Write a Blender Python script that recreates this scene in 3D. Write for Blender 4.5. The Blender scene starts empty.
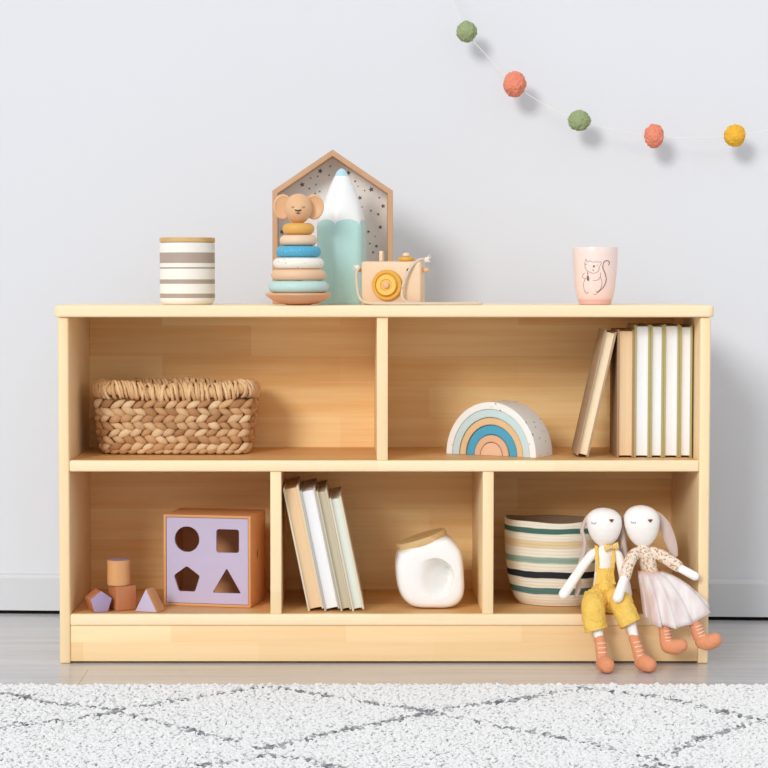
import bpy, bmesh, math, random
import numpy as np
from mathutils import Vector, Matrix, noise as mnoise
random.seed(7)
R = math.radians
PI = math.pi
scene = bpy.context.scene
COL = scene.collection

# ------------------------------------------------------------------ camera, world, sun, exposure
cd = bpy.data.cameras.new('camera')
cam = bpy.data.objects.new('camera', cd)
COL.objects.link(cam)
cam.location = (-0.078, -3.8545, 0.7197)
cam.rotation_euler = (R(90 - 2.853), 0, 0)
cd.sensor_width = 36
cd.lens = 96.71
cd.shift_x = 0.0539
cd.clip_end = 50
scene.camera = cam

world = bpy.data.worlds.new('world')
scene.world = world
world.use_nodes = True
bg = world.node_tree.nodes['Background']
bg.inputs[0].default_value = (0.92, 0.955, 1.0, 1)
# world fill shaped by direction: stronger from the front, raised overhead for the rug
wn = world.node_tree
wtc = wn.nodes.new('ShaderNodeTexCoord'); wsp = wn.nodes.new('ShaderNodeSeparateXYZ')
wn.links.new(wtc.outputs['Generated'], wsp.inputs[0])
def wmap(src, a, b, c, d):
    m = wn.nodes.new('ShaderNodeMapRange')
    for i, v in enumerate((a, b, c, d)): m.inputs[i + 1].default_value = v
    wn.links.new(src, m.inputs[0]); return m.outputs[0]
wmu = wn.nodes.new('ShaderNodeMath'); wmu.operation = 'MULTIPLY'
wn.links.new(wmap(wsp.outputs[1], -1, .6, 1.0, .62), wmu.inputs[0])
wn.links.new(wmap(wsp.outputs[2], .1, 1, 1.0, 1.30), wmu.inputs[1])
wst = wn.nodes.new('ShaderNodeMath'); wst.operation = 'MULTIPLY'; wst.inputs[1].default_value = 0.85
wn.links.new(wmu.outputs[0], wst.inputs[0]); wn.links.new(wst.outputs[0], bg.inputs[1])

sd = bpy.data.lights.new('sun', 'SUN')
sun = bpy.data.objects.new('sun', sd)
COL.objects.link(sun)
sun.location = (-2, -4, 3)
sun.rotation_euler = Vector((0.49, 1.0, -0.43)).to_track_quat('-Z', 'Y').to_euler()
sd.energy = 1.55
sd.angle = R(16)
sd.color = (1.0, 0.98, 0.95)

scene.view_settings.view_transform = 'Standard'
scene.view_settings.look = 'None'
scene.view_settings.exposure = 0.0
scene.view_settings.gamma = 1.0
scene.view_settings.use_curve_mapping = False
scene.cycles.max_bounces = 10
scene.cycles.diffuse_bounces = 6
scene.cycles.transparent_max_bounces = 12

# ------------------------------------------------------------------ materials
def lin(c):
    out = []
    for v in c[:3]:
        v = v / 255.0
        out.append(v / 12.92 if v <= 0.04045 else ((v + 0.055) / 1.055) ** 2.4)
    return (*out, 1.0)

class NT:
    def __init__(self, name):
        self.m = bpy.data.materials.new(name)
        self.m.use_nodes = True
        self.t = self.m.node_tree
        self.b = self.t.nodes['Principled BSDF']
    def n(self, typ, **kw):
        nd = self.t.nodes.new(typ)
        for k, v in kw.items():
            if k.startswith('i_'):
                key = k[2:]
                key = int(key) if key.isdigit() else key.replace('_', ' ')
                nd.inputs[key].default_value = v
            else:
                setattr(nd, k, v)
        return nd
    def l(self, a, b):
        self.t.links.new(a, b)
    def math(self, op, a, b=None, clamp=False):
        nd = self.n('ShaderNodeMath', operation=op, use_clamp=clamp)
        for i, v in enumerate((a, b)):
            if v is None: continue
            if hasattr(v, 'default_value'): self.l(v, nd.inputs[i])
            else: nd.inputs[i].default_value = v
        return nd.outputs[0]
    def mix(self, fac, a, b, mode='MIX'):
        nd = self.n('ShaderNodeMixRGB', blend_type=mode)
        for i, v in enumerate((fac, a, b)):
            if hasattr(v, 'default_value'): self.l(v, nd.inputs[i])
            else: nd.inputs[i].default_value = v
        return nd.outputs[0]
    def coords(self, kind='Object'):
        return self.n('ShaderNodeTexCoord').outputs[kind]
    def noise(self, vec, scale, detail=3, rough=.5, dist=0):
        nd = self.n('ShaderNodeTexNoise')
        nd.inputs['Scale'].default_value = scale
        nd.inputs['Detail'].default_value = detail
        nd.inputs['Roughness'].default_value = rough
        nd.inputs['Distortion'].default_value = dist
        if vec is not None: self.l(vec, nd.inputs['Vector'])
        return nd.outputs[0]
    def mapv(self, vec, scale=(1, 1, 1), loc=(0, 0, 0)):
        nd = self.n('ShaderNodeMapping')
        nd.inputs['Scale'].default_value = scale
        nd.inputs['Location'].default_value = loc
        self.l(vec, nd.inputs['Vector'])
        return nd.outputs[0]
    def ramp(self, fac, stops, interp='LINEAR'):
        nd = self.n('ShaderNodeValToRGB')
        nd.color_ramp.interpolation = interp
        e = nd.color_ramp.elements
        while len(e) < len(stops): e.new(0.5)
        for i, (p, c) in enumerate(stops):
            e[i].position = p
            e[i].color = c
        self.l(fac, nd.inputs[0])
        return nd.outputs[0]
    def bump(self, h, strength=.3, dist=.001):
        nd = self.n('ShaderNodeBump')
        nd.inputs['Strength'].default_value = strength
        nd.inputs['Distance'].default_value = dist
        self.l(h, nd.inputs['Height'])
        self.l(nd.outputs[0], self.b.inputs['Normal'])
    def base(self, c):
        if hasattr(c, 'default_value'): self.l(c, self.b.inputs['Base Color'])
        else: self.b.inputs['Base Color'].default_value = c
    def set(self, rough=.6, spec=.3, **kw):
        self.b.inputs['Roughness'].default_value = rough
        self.b.inputs['Specular IOR Level'].default_value = spec
        return self.m

def plain(name, c, rough=.6, spec=.3, var=0.05, vscale=30, bump=0, bscale=200, bdist=.0006):
    t = NT(name)
    v = t.coords()
    c = lin(c)
    dk = tuple(x * (1 - var * 2) for x in c[:3]) + (1,)
    t.base(t.mix(t.noise(v, vscale, 3), dk, c))
    if bump:
        t.bump(t.noise(v, bscale, 3), bump, bdist)
    return t.set(rough, spec)

def wood(name, light, dark, axis='X', strip=.055, length=.33, grain=.35, rough=.45, spec=.3, tone=.55, gs=1.0):
    """laminated boards: glued strips of differing tone with fine grain along the axis"""
    t = NT(name)
    sep = t.n('ShaderNodeSeparateXYZ')
    t.l(t.coords(), sep.inputs[0])
    x, y, z = sep.outputs
    rnd = t.n('ShaderNodeObjectInfo').outputs['Random']
    off = t.math('MULTIPLY', rnd, 7.3)
    if axis == 'X': u, w = x, t.math('ADD', y, z)
    elif axis == 'Y': u, w = y, t.math('ADD', x, z)
    else: u, w = z, t.math('ADD', x, y)
    u = t.math('ADD', u, off)
    w = t.math('ADD', w, t.math('MULTIPLY', off, 1.7))
    cb = t.n('ShaderNodeCombineXYZ')
    t.l(u, cb.inputs[0]); t.l(w, cb.inputs[1]); t.l(off, cb.inputs[2])
    v = cb.outputs[0]
    br = t.n('ShaderNodeTexBrick')
    t.l(v, br.inputs['Vector'])
    br.inputs['Scale'].default_value = 1
    br.inputs['Mortar Size'].default_value = 0
    br.inputs['Brick Width'].default_value = length
    br.inputs['Row Height'].default_value = strip
    br.inputs['Color1'].default_value = (0, 0, 0, 1)
    br.inputs['Color2'].default_value = (1, 1, 1, 1)
    br.inputs['Mortar'].default_value = (.5, .5, .5, 1)
    g1 = t.noise(t.mapv(v, (2.2 * gs, 70 * gs, 1)), 1, 4, .55, .3)
    g2 = t.noise(t.mapv(v, (9 * gs, 420 * gs, 1)), 1, 2, .5)
    g3 = t.noise(t.mapv(v, (1.6 * gs, 14 * gs, 1)), 1, 2, .5, .8)
    L, D = lin(light), lin(dark)
    f = t.math('MULTIPLY', br.outputs['Color'], tone)
    f = t.math('ADD', f, t.math('MULTIPLY', t.math('SUBTRACT', g1, .5), grain * 2.2))
    f = t.math('ADD', f, t.math('MULTIPLY', t.math('SUBTRACT', g2, .5), grain * .7))
    f = t.math('ADD', f, t.math('MULTIPLY', t.math('SUBTRACT', g3, .5), grain * 1.6))
    f = t.math('ADD', f, .12, clamp=True)
    t.base(t.mix(f, L, D))
    t.bump(g2, .08, .0004)
    return t.set(rough, spec)

WL, WD = (250, 221, 174), (236, 194, 138)
M = {}
M['wood_x'] = wood('birch board horizontal', WL, WD, 'X')
M['wood_z'] = wood('birch board vertical', (251, 226, 184), (238, 202, 148), 'Z', strip=.09, length=.6, tone=.35)
M['wood_back'] = wood('birch back board', (252, 222, 164), (236, 188, 120), 'X', strip=.062, length=.36, tone=.7, grain=.6)
M['wood_shaded'] = wood('shaded birch shelf', (232, 186, 124), (208, 154, 92), 'X', strip=.062, length=.36, tone=.6, grain=.4)
M['wood_edge'] = wood('birch slab', (252, 231, 194), (243, 212, 166), 'X', tone=.35)
M['beech'] = wood('beech toy wood', (232, 188, 146), (214, 164, 118), 'X', strip=.5, length=3, grain=.22)
M['beech_pale'] = wood('pale beech toy wood', (240, 212, 180), (226, 192, 156), 'X', strip=.5, length=3, grain=.2)
M['frame_wood'] = wood('house frame wood', (212, 172, 138), (190, 146, 110), 'Z', strip=.5, length=3, grain=.3)
M['block_wood'] = wood('block wood', (222, 166, 112), (196, 136, 84), 'Z', strip=.5, length=3, grain=.3)
M['block_red'] = wood('reddish block wood', (196, 128, 88), (170, 104, 68), 'Z', strip=.5, length=3, grain=.3)
M['sorter_wood'] = wood('sorter box wood', (226, 170, 118), (204, 142, 90), 'X', strip=.5, length=3, grain=.3)
M['lid_wood'] = wood('bamboo lid wood', (222, 188, 136), (198, 156, 100), 'X', strip=.02, length=.2, grain=.3)
M['lilac'] = plain('lilac paint', (196, 184, 210), .55, .3, .03)
M['white_glaze'] = plain('white glaze', (246, 245, 242), .18, .5, .01)

# ------------------------------------------------------------------ mesh helpers
def obj(name, bm, m, parent=None, smooth=True, angle=38, label=None):
    me = bpy.data.meshes.new(name)
    bmesh.ops.recalc_face_normals(bm, faces=bm.faces)
    bm.to_mesh(me); bm.free()
    for mm in (m if isinstance(m, (list, tuple)) else [m]):
        me.materials.append(mm)
    if smooth:
        me.polygons.foreach_set('use_smooth', [True] * len(me.polygons))
        me.set_sharp_from_angle(angle=R(angle))
    o = bpy.data.objects.new(name, me)
    COL.objects.link(o)
    if parent is not None: o.parent = parent
    if label: o['label'] = label
    return o

def thing(name, label, cat, loc=(0, 0, 0), rz=0, group=None):
    o = bpy.data.objects.new(name, None)
    o.empty_display_size = .05
    COL.objects.link(o)
    o.location = loc
    o.rotation_euler = (0, 0, rz)
    tag(o, label, cat, group)
    return o

def tag(o, label, cat, group=None):
    o['label'] = label; o['category'] = cat
    if group: o['group'] = group
    return o

def struct(name, bm, m, **kw):
    o = obj(name, bm, m, **kw)
    o['kind'] = 'structure'
    return o

def box(bm, x0, x1, y0, y1, z0, z1, bev=0, seg=2, mi=0, edges=None):
    vs = [bm.verts.new((x, y, z)) for x in (x0, x1) for y in (y0, y1) for z in (z0, z1)]
    fs = [bm.faces.new([vs[i] for i in q]) for q in ((0, 1, 3, 2), (4, 6, 7, 5), (0, 4, 5, 1), (2, 3, 7, 6), (0, 2, 6, 4), (1, 5, 7, 3))]
    for f in fs: f.material_index = mi
    if bev:
        es = list({e for f in fs for e in f.edges})
        if edges: es = [e for e in es if edges(e)]
        bmesh.ops.bevel(bm, geom=es, offset=bev, segments=seg, profile=.5, affect='EDGES')
    return fs

def loft(bm, rings, cap0=True, cap1=True, mi=0, close=True):
    vr = [[bm.verts.new(p) for p in r] for r in rings]
    n = len(vr[0])
    for a, b in zip(vr, vr[1:]):
        for i in range(n if close else n - 1):
            j = (i + 1) % n
            f = bm.faces.new((a[i], a[j], b[j], b[i])); f.material_index = mi
    if cap0: bm.faces.new(vr[0][::-1]).material_index = mi
    if cap1: bm.faces.new(vr[-1]).material_index = mi
    return vr

def lathe(bm, prof, n=48, c=(0, 0), mi=0, cap0=True, cap1=True, sx=1, sy=1):
    rings = [[(c[0] + sx * r * math.cos(2 * PI * k / n), c[1] + sy * r * math.sin(2 * PI * k / n), z) for k in range(n)] for r, z in prof]
    return loft(bm, rings, cap0, cap1, mi)

def spline(pts, per=6):
    """Catmull-Rom through tuples of any length"""
    P = [np.array(p, float) for p in pts]
    P = [2 * P[0] - P[1]] + P + [2 * P[-1] - P[-2]]
    out = []
    for i in range(1, len(P) - 2):
        a, b, c, d = P[i - 1:i + 3]
        for k in range(per):
            t = k / per
            out.append(.5 * (2 * b + (c - a) * t + (2 * a - 5 * b + 4 * c - d) * t * t + (3 * b - a - 3 * c + d) * t ** 3))
    out.append(P[-2])
    return out

def tube(bm, pts, rad, n=10, per=5, mi=0, ref=(0, 0, 1), round_ends=True, smooth=True, closed=False):
    """tube along pts; rad is one radius, a list of radii, or a list of (a, b) ellipse radii (b along ref)"""
    k = len(pts)
    if not isinstance(rad, (list, tuple)): rad = [rad] * k
    rad = [r if isinstance(r, (list, tuple)) else (r, r) for r in rad]
    full = [(*p, *r) for p, r in zip(pts, rad)]
    if smooth and k > 2: full = spline(full, per)
    else: full = [np.array(f, float) for f in full]
    C = [Vector(f[:3]) for f in full]
    Rr = [(max(1e-5, f[3]), max(1e-5, f[4])) for f in full]
    T = []
    for i in range(len(C)):
        T.append((C[min(i + 1, len(C) - 1)] - C[max(i - 1, 0)]).normalized())
    up = Vector(ref)
    rings = []
    prev = None
    for i in range(len(C)):
        t = T[i]
        b = up - t * up.dot(t)
        if b.length < .2 and prev is not None: b = prev - t * prev.dot(t)
        if b.length < 1e-4: b = t.orthogonal()
        b.normalize(); prev = b
        a = t.cross(b)
        rings.append((C[i], a, b, t, Rr[i]))
    out = []
    def ring(c, a, b, ra, rb):
        return [tuple(c + a * (ra * math.cos(2 * PI * j / n)) + b * (rb * math.sin(2 * PI * j / n))) for j in range(n)]
    if round_ends:
        c, a, b, t, (ra, rb) = rings[0]
        m = min(ra, rb)
        for s in (80, 55, 28):
            out.append(ring(c - t * (m * math.sin(R(s))), a, b, ra * math.cos(R(s)), rb * math.cos(R(s))))
    for c, a, b, t, (ra, rb) in rings: out.append(ring(c, a, b, ra, rb))
    if round_ends:
        c, a, b, t, (ra, rb) = rings[-1]
        m = min(ra, rb)
        for s in (28, 55, 80):
            out.append(ring(c + t * (m * math.sin(R(s))), a, b, ra * math.cos(R(s)), rb * math.cos(R(s))))
    loft(bm, out, True, True, mi)

def ball(bm, c, r, u=16, v=10, mi=0):
    rx, ry, rz = r if isinstance(r, (list, tuple)) else (r, r, r)
    prof = []
    for i in range(1, v):
        a = PI * i / v
        prof.append((math.sin(a), -math.cos(a)))
    rings = [[(c[0] + rx * q * math.cos(2 * PI * k / u), c[1] + ry * q * math.sin(2 * PI * k / u), c[2] + rz * z) for k in range(u)] for q, z in prof]
    loft(bm, rings, True, True, mi)

def prism(bm, poly, y0, y1, bev=0, mi=0, seg=2):
    """polygon in x,z extruded along y"""
    a = [bm.verts.new((x, y0, z)) for x, z in poly]
    b = [bm.verts.new((x, y1, z)) for x, z in poly]
    n = len(poly)
    fs = [bm.faces.new(a), bm.faces.new(b[::-1])]
    for i in range(n):
        j = (i + 1) % n
        fs.append(bm.faces.new((a[i], b[i], b[j], a[j])))
    for f in fs: f.material_index = mi
    if bev:
        es = list({e for f in fs for e in f.edges})
        bmesh.ops.bevel(bm, geom=es, offset=bev, segments=seg, profile=.5, affect='EDGES')
    return fs

def remesh(o, vox, smooth=4, fac=.5):
    m = o.modifiers.new('remesh', 'REMESH')
    m.mode = 'VOXEL'; m.voxel_size = vox; m.use_smooth_shade = True
    if smooth:
        s = o.modifiers.new('smooth', 'SMOOTH'); s.iterations = smooth; s.factor = fac
    dg = bpy.context.evaluated_depsgraph_get()
    me = bpy.data.meshes.new_from_object(o.evaluated_get(dg))
    me.name = o.data.name
    o.modifiers.clear()
    old = o.data
    o.data = me
    me.polygons.foreach_set('use_smooth', [True] * len(me.polygons))
    bpy.data.meshes.remove(old)
    return o

def wrinkle(o, amp, freq, seed=0, only=None):
    """soft cloth folds: pushes vertices along their normals"""
    me = o.data
    nv = [v.normal.copy() for v in me.vertices]
    for v, n in zip(me.vertices, nv):
        p = v.co * freq + Vector((seed, seed * 2.3, 0))
        v.co += n * amp * mnoise.noise(p)

B = bmesh.new

# ------------------------------------------------------------------ setting: floor, wall, baseboard
t = NT('grey floor boards')
v = t.coords()
st = t.noise(t.mapv(v, (1.2, 16, 1)), 1, 5, .6, .6)
st2 = t.noise(t.mapv(v, (4, 60, 1)), 1, 3, .5)
f = t.math('ADD', t.math('MULTIPLY', st, .8), t.math('MULTIPLY', st2, .35))
colr = t.ramp(f, [(.32, lin((184, 182, 181))), (.55, lin((202, 200, 200))), (.8, lin((216, 215, 215)))])
br = t.n('ShaderNodeTexBrick')
br.offset = .37
t.l(t.mapv(v, (1, 1, 1), (2.05, .06, 0)), br.inputs['Vector'])
br.inputs['Scale'].default_value = 1
br.inputs['Brick Width'].default_value = 1.5
br.inputs['Row Height'].default_value = .29
br.inputs['Mortar Size'].default_value = .0012
br.inputs['Color1'].default_value = (.9, .9, .9, 1)
br.inputs['Color2'].default_value = (1.06, 1.06, 1.06, 1)
br.inputs['Mortar'].default_value = (.55, .55, .55, 1)
t.base(t.mix(1.0, colr, br.outputs['Color'], 'MULTIPLY'))
t.bump(st2, .05, .0006)
t.set(.22, .55)
bm = B(); box(bm, -4, 4, -5, 1.4, -.05, 0)
struct('floor', bm, t.m, smooth=False)

t = NT('pale grey wall paint')
v = t.coords()
t.base(t.mix(t.noise(v, 1.5, 2), lin((217, 219, 224)), lin((220, 222, 227))))
t.bump(t.noise(v, 160, 3), .05, .0006)
t.set(.75, .2)
wall_paint = t.m
WR = -math.atan(.0565)                       # the bookcase stands a little off parallel to the wall
def walled(o):
    o.location = (0.005, .538, 0); o.rotation_euler = (0, 0, WR); return o
bm = B(); box(bm, -4, 4, .013, .2, 0, 3.0)
walled(struct('wall_back', bm, wall_paint, smooth=False))
bm = B()
prof = [(0, .008), (0, .078), (.003, .084), (.008, .0865), (.0128, .0865), (.0128, .008)]
loft(bm, [[(x, y, z) for y, z in prof] for x in (-4, 4)])
walled(struct('baseboard_back', bm, plain('baseboard paint', (210, 212, 216), .55, .3, .01), smooth=False))
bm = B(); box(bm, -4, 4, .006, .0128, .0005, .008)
walled(struct('gap_shade_1', bm, plain('painted gap shade', (22, 21, 21), .9, .1), smooth=False))  # dark strip added to stand for the shade under the baseboard

# ------------------------------------------------------------------ bookcase
HW = .6106; TH = .0203; DEP = .325; ZB = .0939; ZM = .3841; ZT = .6745
bc = thing('bookcase', 'low pale birch bookcase with five open compartments standing in front of the wall', 'bookcase')
bm = B()
box(bm, -.6170, .6165, -.006, DEP + .005, .6525, ZT)
es = [e for e in bm.edges if abs(e.verts[0].co.x - e.verts[1].co.x) < 1e-6 and abs(e.verts[0].co.y - e.verts[1].co.y) < 1e-6 and e.verts[0].co.y < 0]
bmesh.ops.bevel(bm, geom=es, offset=.014, segments=6, profile=.5, affect='EDGES')
es = [e for e in bm.edges if abs(e.verts[0].co.z - e.verts[1].co.z) < 1e-6 and max(e.verts[0].co.y, e.verts[1].co.y) < DEP]
bmesh.ops.bevel(bm, geom=es, offset=.004, segments=3, profile=.5, affect='EDGES')
obj('top_panel', bm, M['wood_edge'], bc)
for s in (-1, 1):
    bm = B()
    x0, x1 = sorted((s * HW, s * (HW - TH)))
    box(bm, x0, x1, 0, DEP, 0, .6523, .004, 3)
    obj('side_panel', bm, M['wood_z'], bc)
IN = HW - TH
bm = B(); box(bm, -IN + .0003, IN - .0003, .315, .3245, .03, .6520); obj('back_panel', bm, M['wood_back'], bc)
for z0, z1 in ((ZM - .021, ZM), (ZB - .0215, ZB)):           # board faces carry painted shade; front strip keeps the plain edge wood
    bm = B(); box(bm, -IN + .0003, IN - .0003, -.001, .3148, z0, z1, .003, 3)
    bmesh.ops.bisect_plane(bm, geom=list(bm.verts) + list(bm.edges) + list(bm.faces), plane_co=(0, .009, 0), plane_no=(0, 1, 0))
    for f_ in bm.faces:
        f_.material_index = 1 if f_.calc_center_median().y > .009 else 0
    obj('shelf', bm, [M['wood_edge'], M['wood_shaded']], bc)
bm = B(); box(bm, -IN + .0003, IN - .0003, .003, .021, .004, ZB - .0218, .0015, 2); obj('plinth', bm, M['wood_x'], bc)
for x, z0, z1 in ((-.0035, ZM + .0002, .6521), (-.2035, ZB + .0002, ZM - .0212), (.1953, ZB + .0002, ZM - .0212)):
    bm = B(); box(bm, x - .0103, x + .0103, .002, .3147, z0, z1, .0015, 2); obj('divider', bm, M['wood_z'], bc)

# ------------------------------------------------------------------ striped canister on top
def banded(name, bands, rough=.5, spec=.35, wob=.0, bumpscale=0, axis_noise=30):
    """bands: list of (z, colour) bottom to top, sharp steps in local z"""
    t = NT(name)
    sep = t.n('ShaderNodeSeparateXYZ'); v = t.coords(); t.l(v, sep.inputs[0])
    z = sep.outputs[2]
    if wob: z = t.math('ADD', z, t.math('MULTIPLY', t.math('SUBTRACT', t.noise(v, axis_noise, 2), .5), wob))
    z0 = bands[0][0]; z1 = bands[-1][0]
    f = t.math('DIVIDE', t.math('SUBTRACT', z, z0), z1 - z0, clamp=True)
    c = t.ramp(f, [((b[0] - z0) / (z1 - z0), lin(b[1])) for b in bands], 'CONSTANT')
    g = t.noise(v, 220, 3)
    t.base(t.mix(t.math('MULTIPLY', g, .25), c, (.86, .83, .79, 1), 'MULTIPLY'))
    t.bump(g, .15, .0004)
    return t.set(rough, spec)
W_, T_ = (240, 238, 232), (174, 158, 146)
cb = [(0, W_), (.0120, T_), (.0207, W_), (.0395, T_), (.0483, W_), (.0680, T_), (.0715, W_), (.0795, T_), (.1000, W_), (.2, W_)]
can = thing('striped_canister', 'white ceramic canister with taupe stripes and a thin wooden lid, on the bookcase top', 'canister', (-.3789, .15, ZT + .0003))
bm = B()
lathe(bm, [(.046, 0), (.049, .0015), (.0528, .007), (.0533, .012), (.0533, .1185), (.051, .1195), (.049, .1195), (.049, .012), (.01, .01)], 64)
obj('body', bm, banded('canister stripes', cb), can)
bm = B()
lathe(bm, [(.049, .1198), (.0533, .1202), (.0538, .1215), (.0538, .1275), (.0525, .129), (.01, .129)], 64)
obj('lid', bm, M['lid_wood'], can, label='flat pale wooden lid')

# ------------------------------------------------------------------ house-shaped shadow box
hs = thing('house_shadow_box', 'house-shaped wooden wall box with a star-patterned back, standing behind the giant pencil', 'display box', (-.0978, .235, ZT + .0003))
HWd, HE, HA, HD, FT = .1192, .2235, .3045, .078, .0105
out_ = [(-HWd, 0), (HWd, 0), (HWd, HE), (0, HA), (-HWd, HE)]
def inset(t_):
    ang = math.atan2(HA - HE, HWd)
    dz = t_ / math.cos(ang)
    zi = HE - dz + t_ * math.tan(ang)
    return [(-HWd + t_, t_), (HWd - t_, t_), (HWd - t_, zi), (0, HA - dz), (-HWd + t_, zi)]
inn = inset(FT)
bm = B()
loft(bm, [[(x, y, z) for x, z in P] for P, y in ((inn, HD), (out_, HD), (out_, .0008), (inset(.0008), 0), (inset(FT - .0008), 0), (inn, .0008))], False, False)
vs = list(bm.verts)
n = 5
for i in range(n):
    j = (i + 1) % n
    bm.faces.new((vs[25 + i], vs[25 + j], vs[j], vs[i]))
obj('frame', bm, M['frame_wood'], hs, smooth=False)
bm = B()
prism(bm, inset(FT - .002), HD - .012, HD - .006)
stars = [(437-388, 106, 9), (315, 145, 17), (372, 118, 8), (300, 175, 7), (260, 185, 7), (212, 222, 17), (252, 245, 8), (290, 222, 7), (312, 262, 8), (150, 238, 8), (118, 258, 9), (95, 493, 17), (285, 275, 9), (238, 170, 6),
         (366, 168, 8), (420, 110, 9), (476, 155, 17), (515, 203, 9), (533, 232, 6), (570, 256, 7), (608, 250, 18), (654, 297, 8), (543, 298, 15), (676, 345, 16), (606, 372, 8), (648, 392, 11), (660, 466, 14), (592, 492, 11), (638, 575, 12), (556, 350, 6), (630, 520, 6), (600, 560, 8), (110, 400, 7), (85, 340, 8), (620, 610, 9), (655, 620, 7)]
extra = []
for _ in range(70):                                          # the print carries on behind the toys
    qx, qy = random.uniform(282, 366), random.uniform(228, 296)
    if all(math.hypot(qx - a, qy - b) > 8 for a, b in extra): extra.append((qx, qy))
stars += [((a - 265) * 5.69, (b - 145) * 5.69, random.choice((7, 8, 9, 11, 15))) for a, b in extra if a < 350]
for sx_, sy_, sr in stars:
    px, py = 265 + sx_ / 5.69, 145 + sy_ / 5.69
    x = (px - 333.0) / 503.0; z = (303.5 - py) / 503.0 + .001
    r0 = sr / 5.69 / 503 * .95
    a0 = random.uniform(-.3, .3)
    P = []
    for k in range(10):
        r = r0 if k % 2 == 0 else r0 * .45
        P.append((x + r * math.sin(a0 + k * PI / 5), z + r * math.cos(a0 + k * PI / 5)))
    if abs(x) < HWd - FT - .005 and z < HA - FT - .01 - abs(x) * .66:
        prism(bm, P, HD - .0124, HD - .0118, mi=1)
obj('back_panel', bm, [plain('star paper', (236, 234, 232), .7, .2, .01), plain('grey star print', (112, 106, 104), .7, .2)], hs, smooth=False, label='white back panel printed with grey stars')

# ------------------------------------------------------------------ giant pencil
pn = thing('pencil_ornament', 'giant mint green pencil ornament with a white cone tip, behind the stacking toy', 'ornament', (-.0800, .178, ZT + .0003))
PR = .0482
def pr(th, z):
    """radius of the pencil at an angle and height: a rounded hexagon that turns into a cone"""
    a = (th - R(-105)) % (PI / 3) - PI / 6
    hexr = .93 / math.cos(a)
    hexr = min(hexr, 1.02)
    zs = .152
    if z < .010: k = .955 + .045 * math.sin(z / .010 * PI / 2)
    else: k = 1
    if z <= zs: return PR * hexr * k * (1 - .01 * z / zs)
    tt = (z - zs) / (.264 - zs)
    prof = [(0, .985), (.15, .93), (.3, .84), (.45, .71), (.6, .565), (.72, .44), (.82, .335), (.9, .25), (.955, .18), (.985, .10), (1, .02)]
    for (t0, r0), (t1, r1) in zip(prof, prof[1:]):
        if t0 <= tt <= t1 + 1e-9:
            r = r0 + (r1 - r0) * (tt - t0) / (t1 - t0); break
    m = max(0, 1 - tt * 2.2)
    return PR * r * (hexr * m + (1 - m))
NTH = 96
def zb_(th):
    a = ((th - R(-105)) % (PI / 3)) / (PI / 3)
    return .154 + .0105 * math.sqrt(max(0, 1 - (2 * a - 1) ** 2))
ths = [2 * PI * k / NTH for k in range(NTH)]
def pring(zf):
    return [(pr(th, zf(th)) * math.cos(th), pr(th, zf(th)) * math.sin(th), zf(th)) for th in ths]
bm = B()
rings = [pring(lambda th, q=q: q) for q in (0, .002, .005, .010, .03, .07, .11)]
rings += [pring(lambda th, q=q: .11 + (zb_(th) - .11) * q) for q in (.3, .6, .85, 1)]
loft(bm, rings, True, False)
obj('shaft', bm, plain('mint glaze', (184, 223, 218), .3, .5, .02), pn, angle=60)
bm = B()
rings = [pring(lambda th, q=q: zb_(th) + (.249 - zb_(th)) * q) for q in [i / 18 for i in range(19)]]
loft(bm, rings, False, False)
obj('cone', bm, plain('white glaze matte', (240, 240, 238), .35, .45, .01), pn, angle=60)
bm = B()
rings = [pring(lambda th, q=q: q) for q in (.249, .2525, .256, .2585, .261, .2628, .264)]
loft(bm, rings, False, True)
obj('point', bm, plain('pale blue glaze', (182, 218, 228), .3, .5, .02), pn, angle=60)

# ------------------------------------------------------------------ stacking toy
stk = thing('stacking_toy', 'wooden ring stacking toy with a round-eared animal head, on the bookcase top', 'stacking toy', (-.1612, .040, ZT + .0002))
sc = 1 / 523.0
def speckled(name, c, dot, scale=160, th=.66, rough=.45):
    t = NT(name); v = t.coords()
    vo = t.n('ShaderNodeTexVoronoi'); vo.inputs['Scale'].default_value = scale; t.l(v, vo.inputs['Vector'])
    s = t.math('LESS_THAN', vo.outputs['Distance'], .22)
    k = t.math('GREATER_THAN', t.n('ShaderNodeSeparateColor').outputs[0], .5)
    sepc = t.t.nodes[-2] if False else None
    s2 = t.math('MULTIPLY', s, t.math('GREATER_THAN', t.noise(t.mapv(v, (1, 1, 1), (3, 1, 5)), scale * .6, 1), th - .14))
    t.base(t.mix(s2, lin(c), lin(dot)))
    return t.set(rough, .35)
bm = B()
lathe(bm, [(.004, 0), (.022, .0006), (.038, .004), (.050, .0095), (.0585, .0155), (.0625, .0190), (.0623, .0218), (.0605, .0229), (.01, .0229)], 56)
obj('rocker_base', bm, plain('peach beech', (228, 172, 132), .45, .35, .06, 60), stk)
rings_ = [(30, 12.3, (190, 218, 212), 'mint'), (27.1, 11.6, (232, 192, 156), 'tan'), (25.2, 11.8, (240, 234, 222), 'white'), (22.5, 11.6, (84, 168, 200), 'blue'), (18.6, 11.2, (234, 204, 172), 'cream'), (15.8, 12, (226, 172, 88), 'yellow')]
z = .0229
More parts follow.
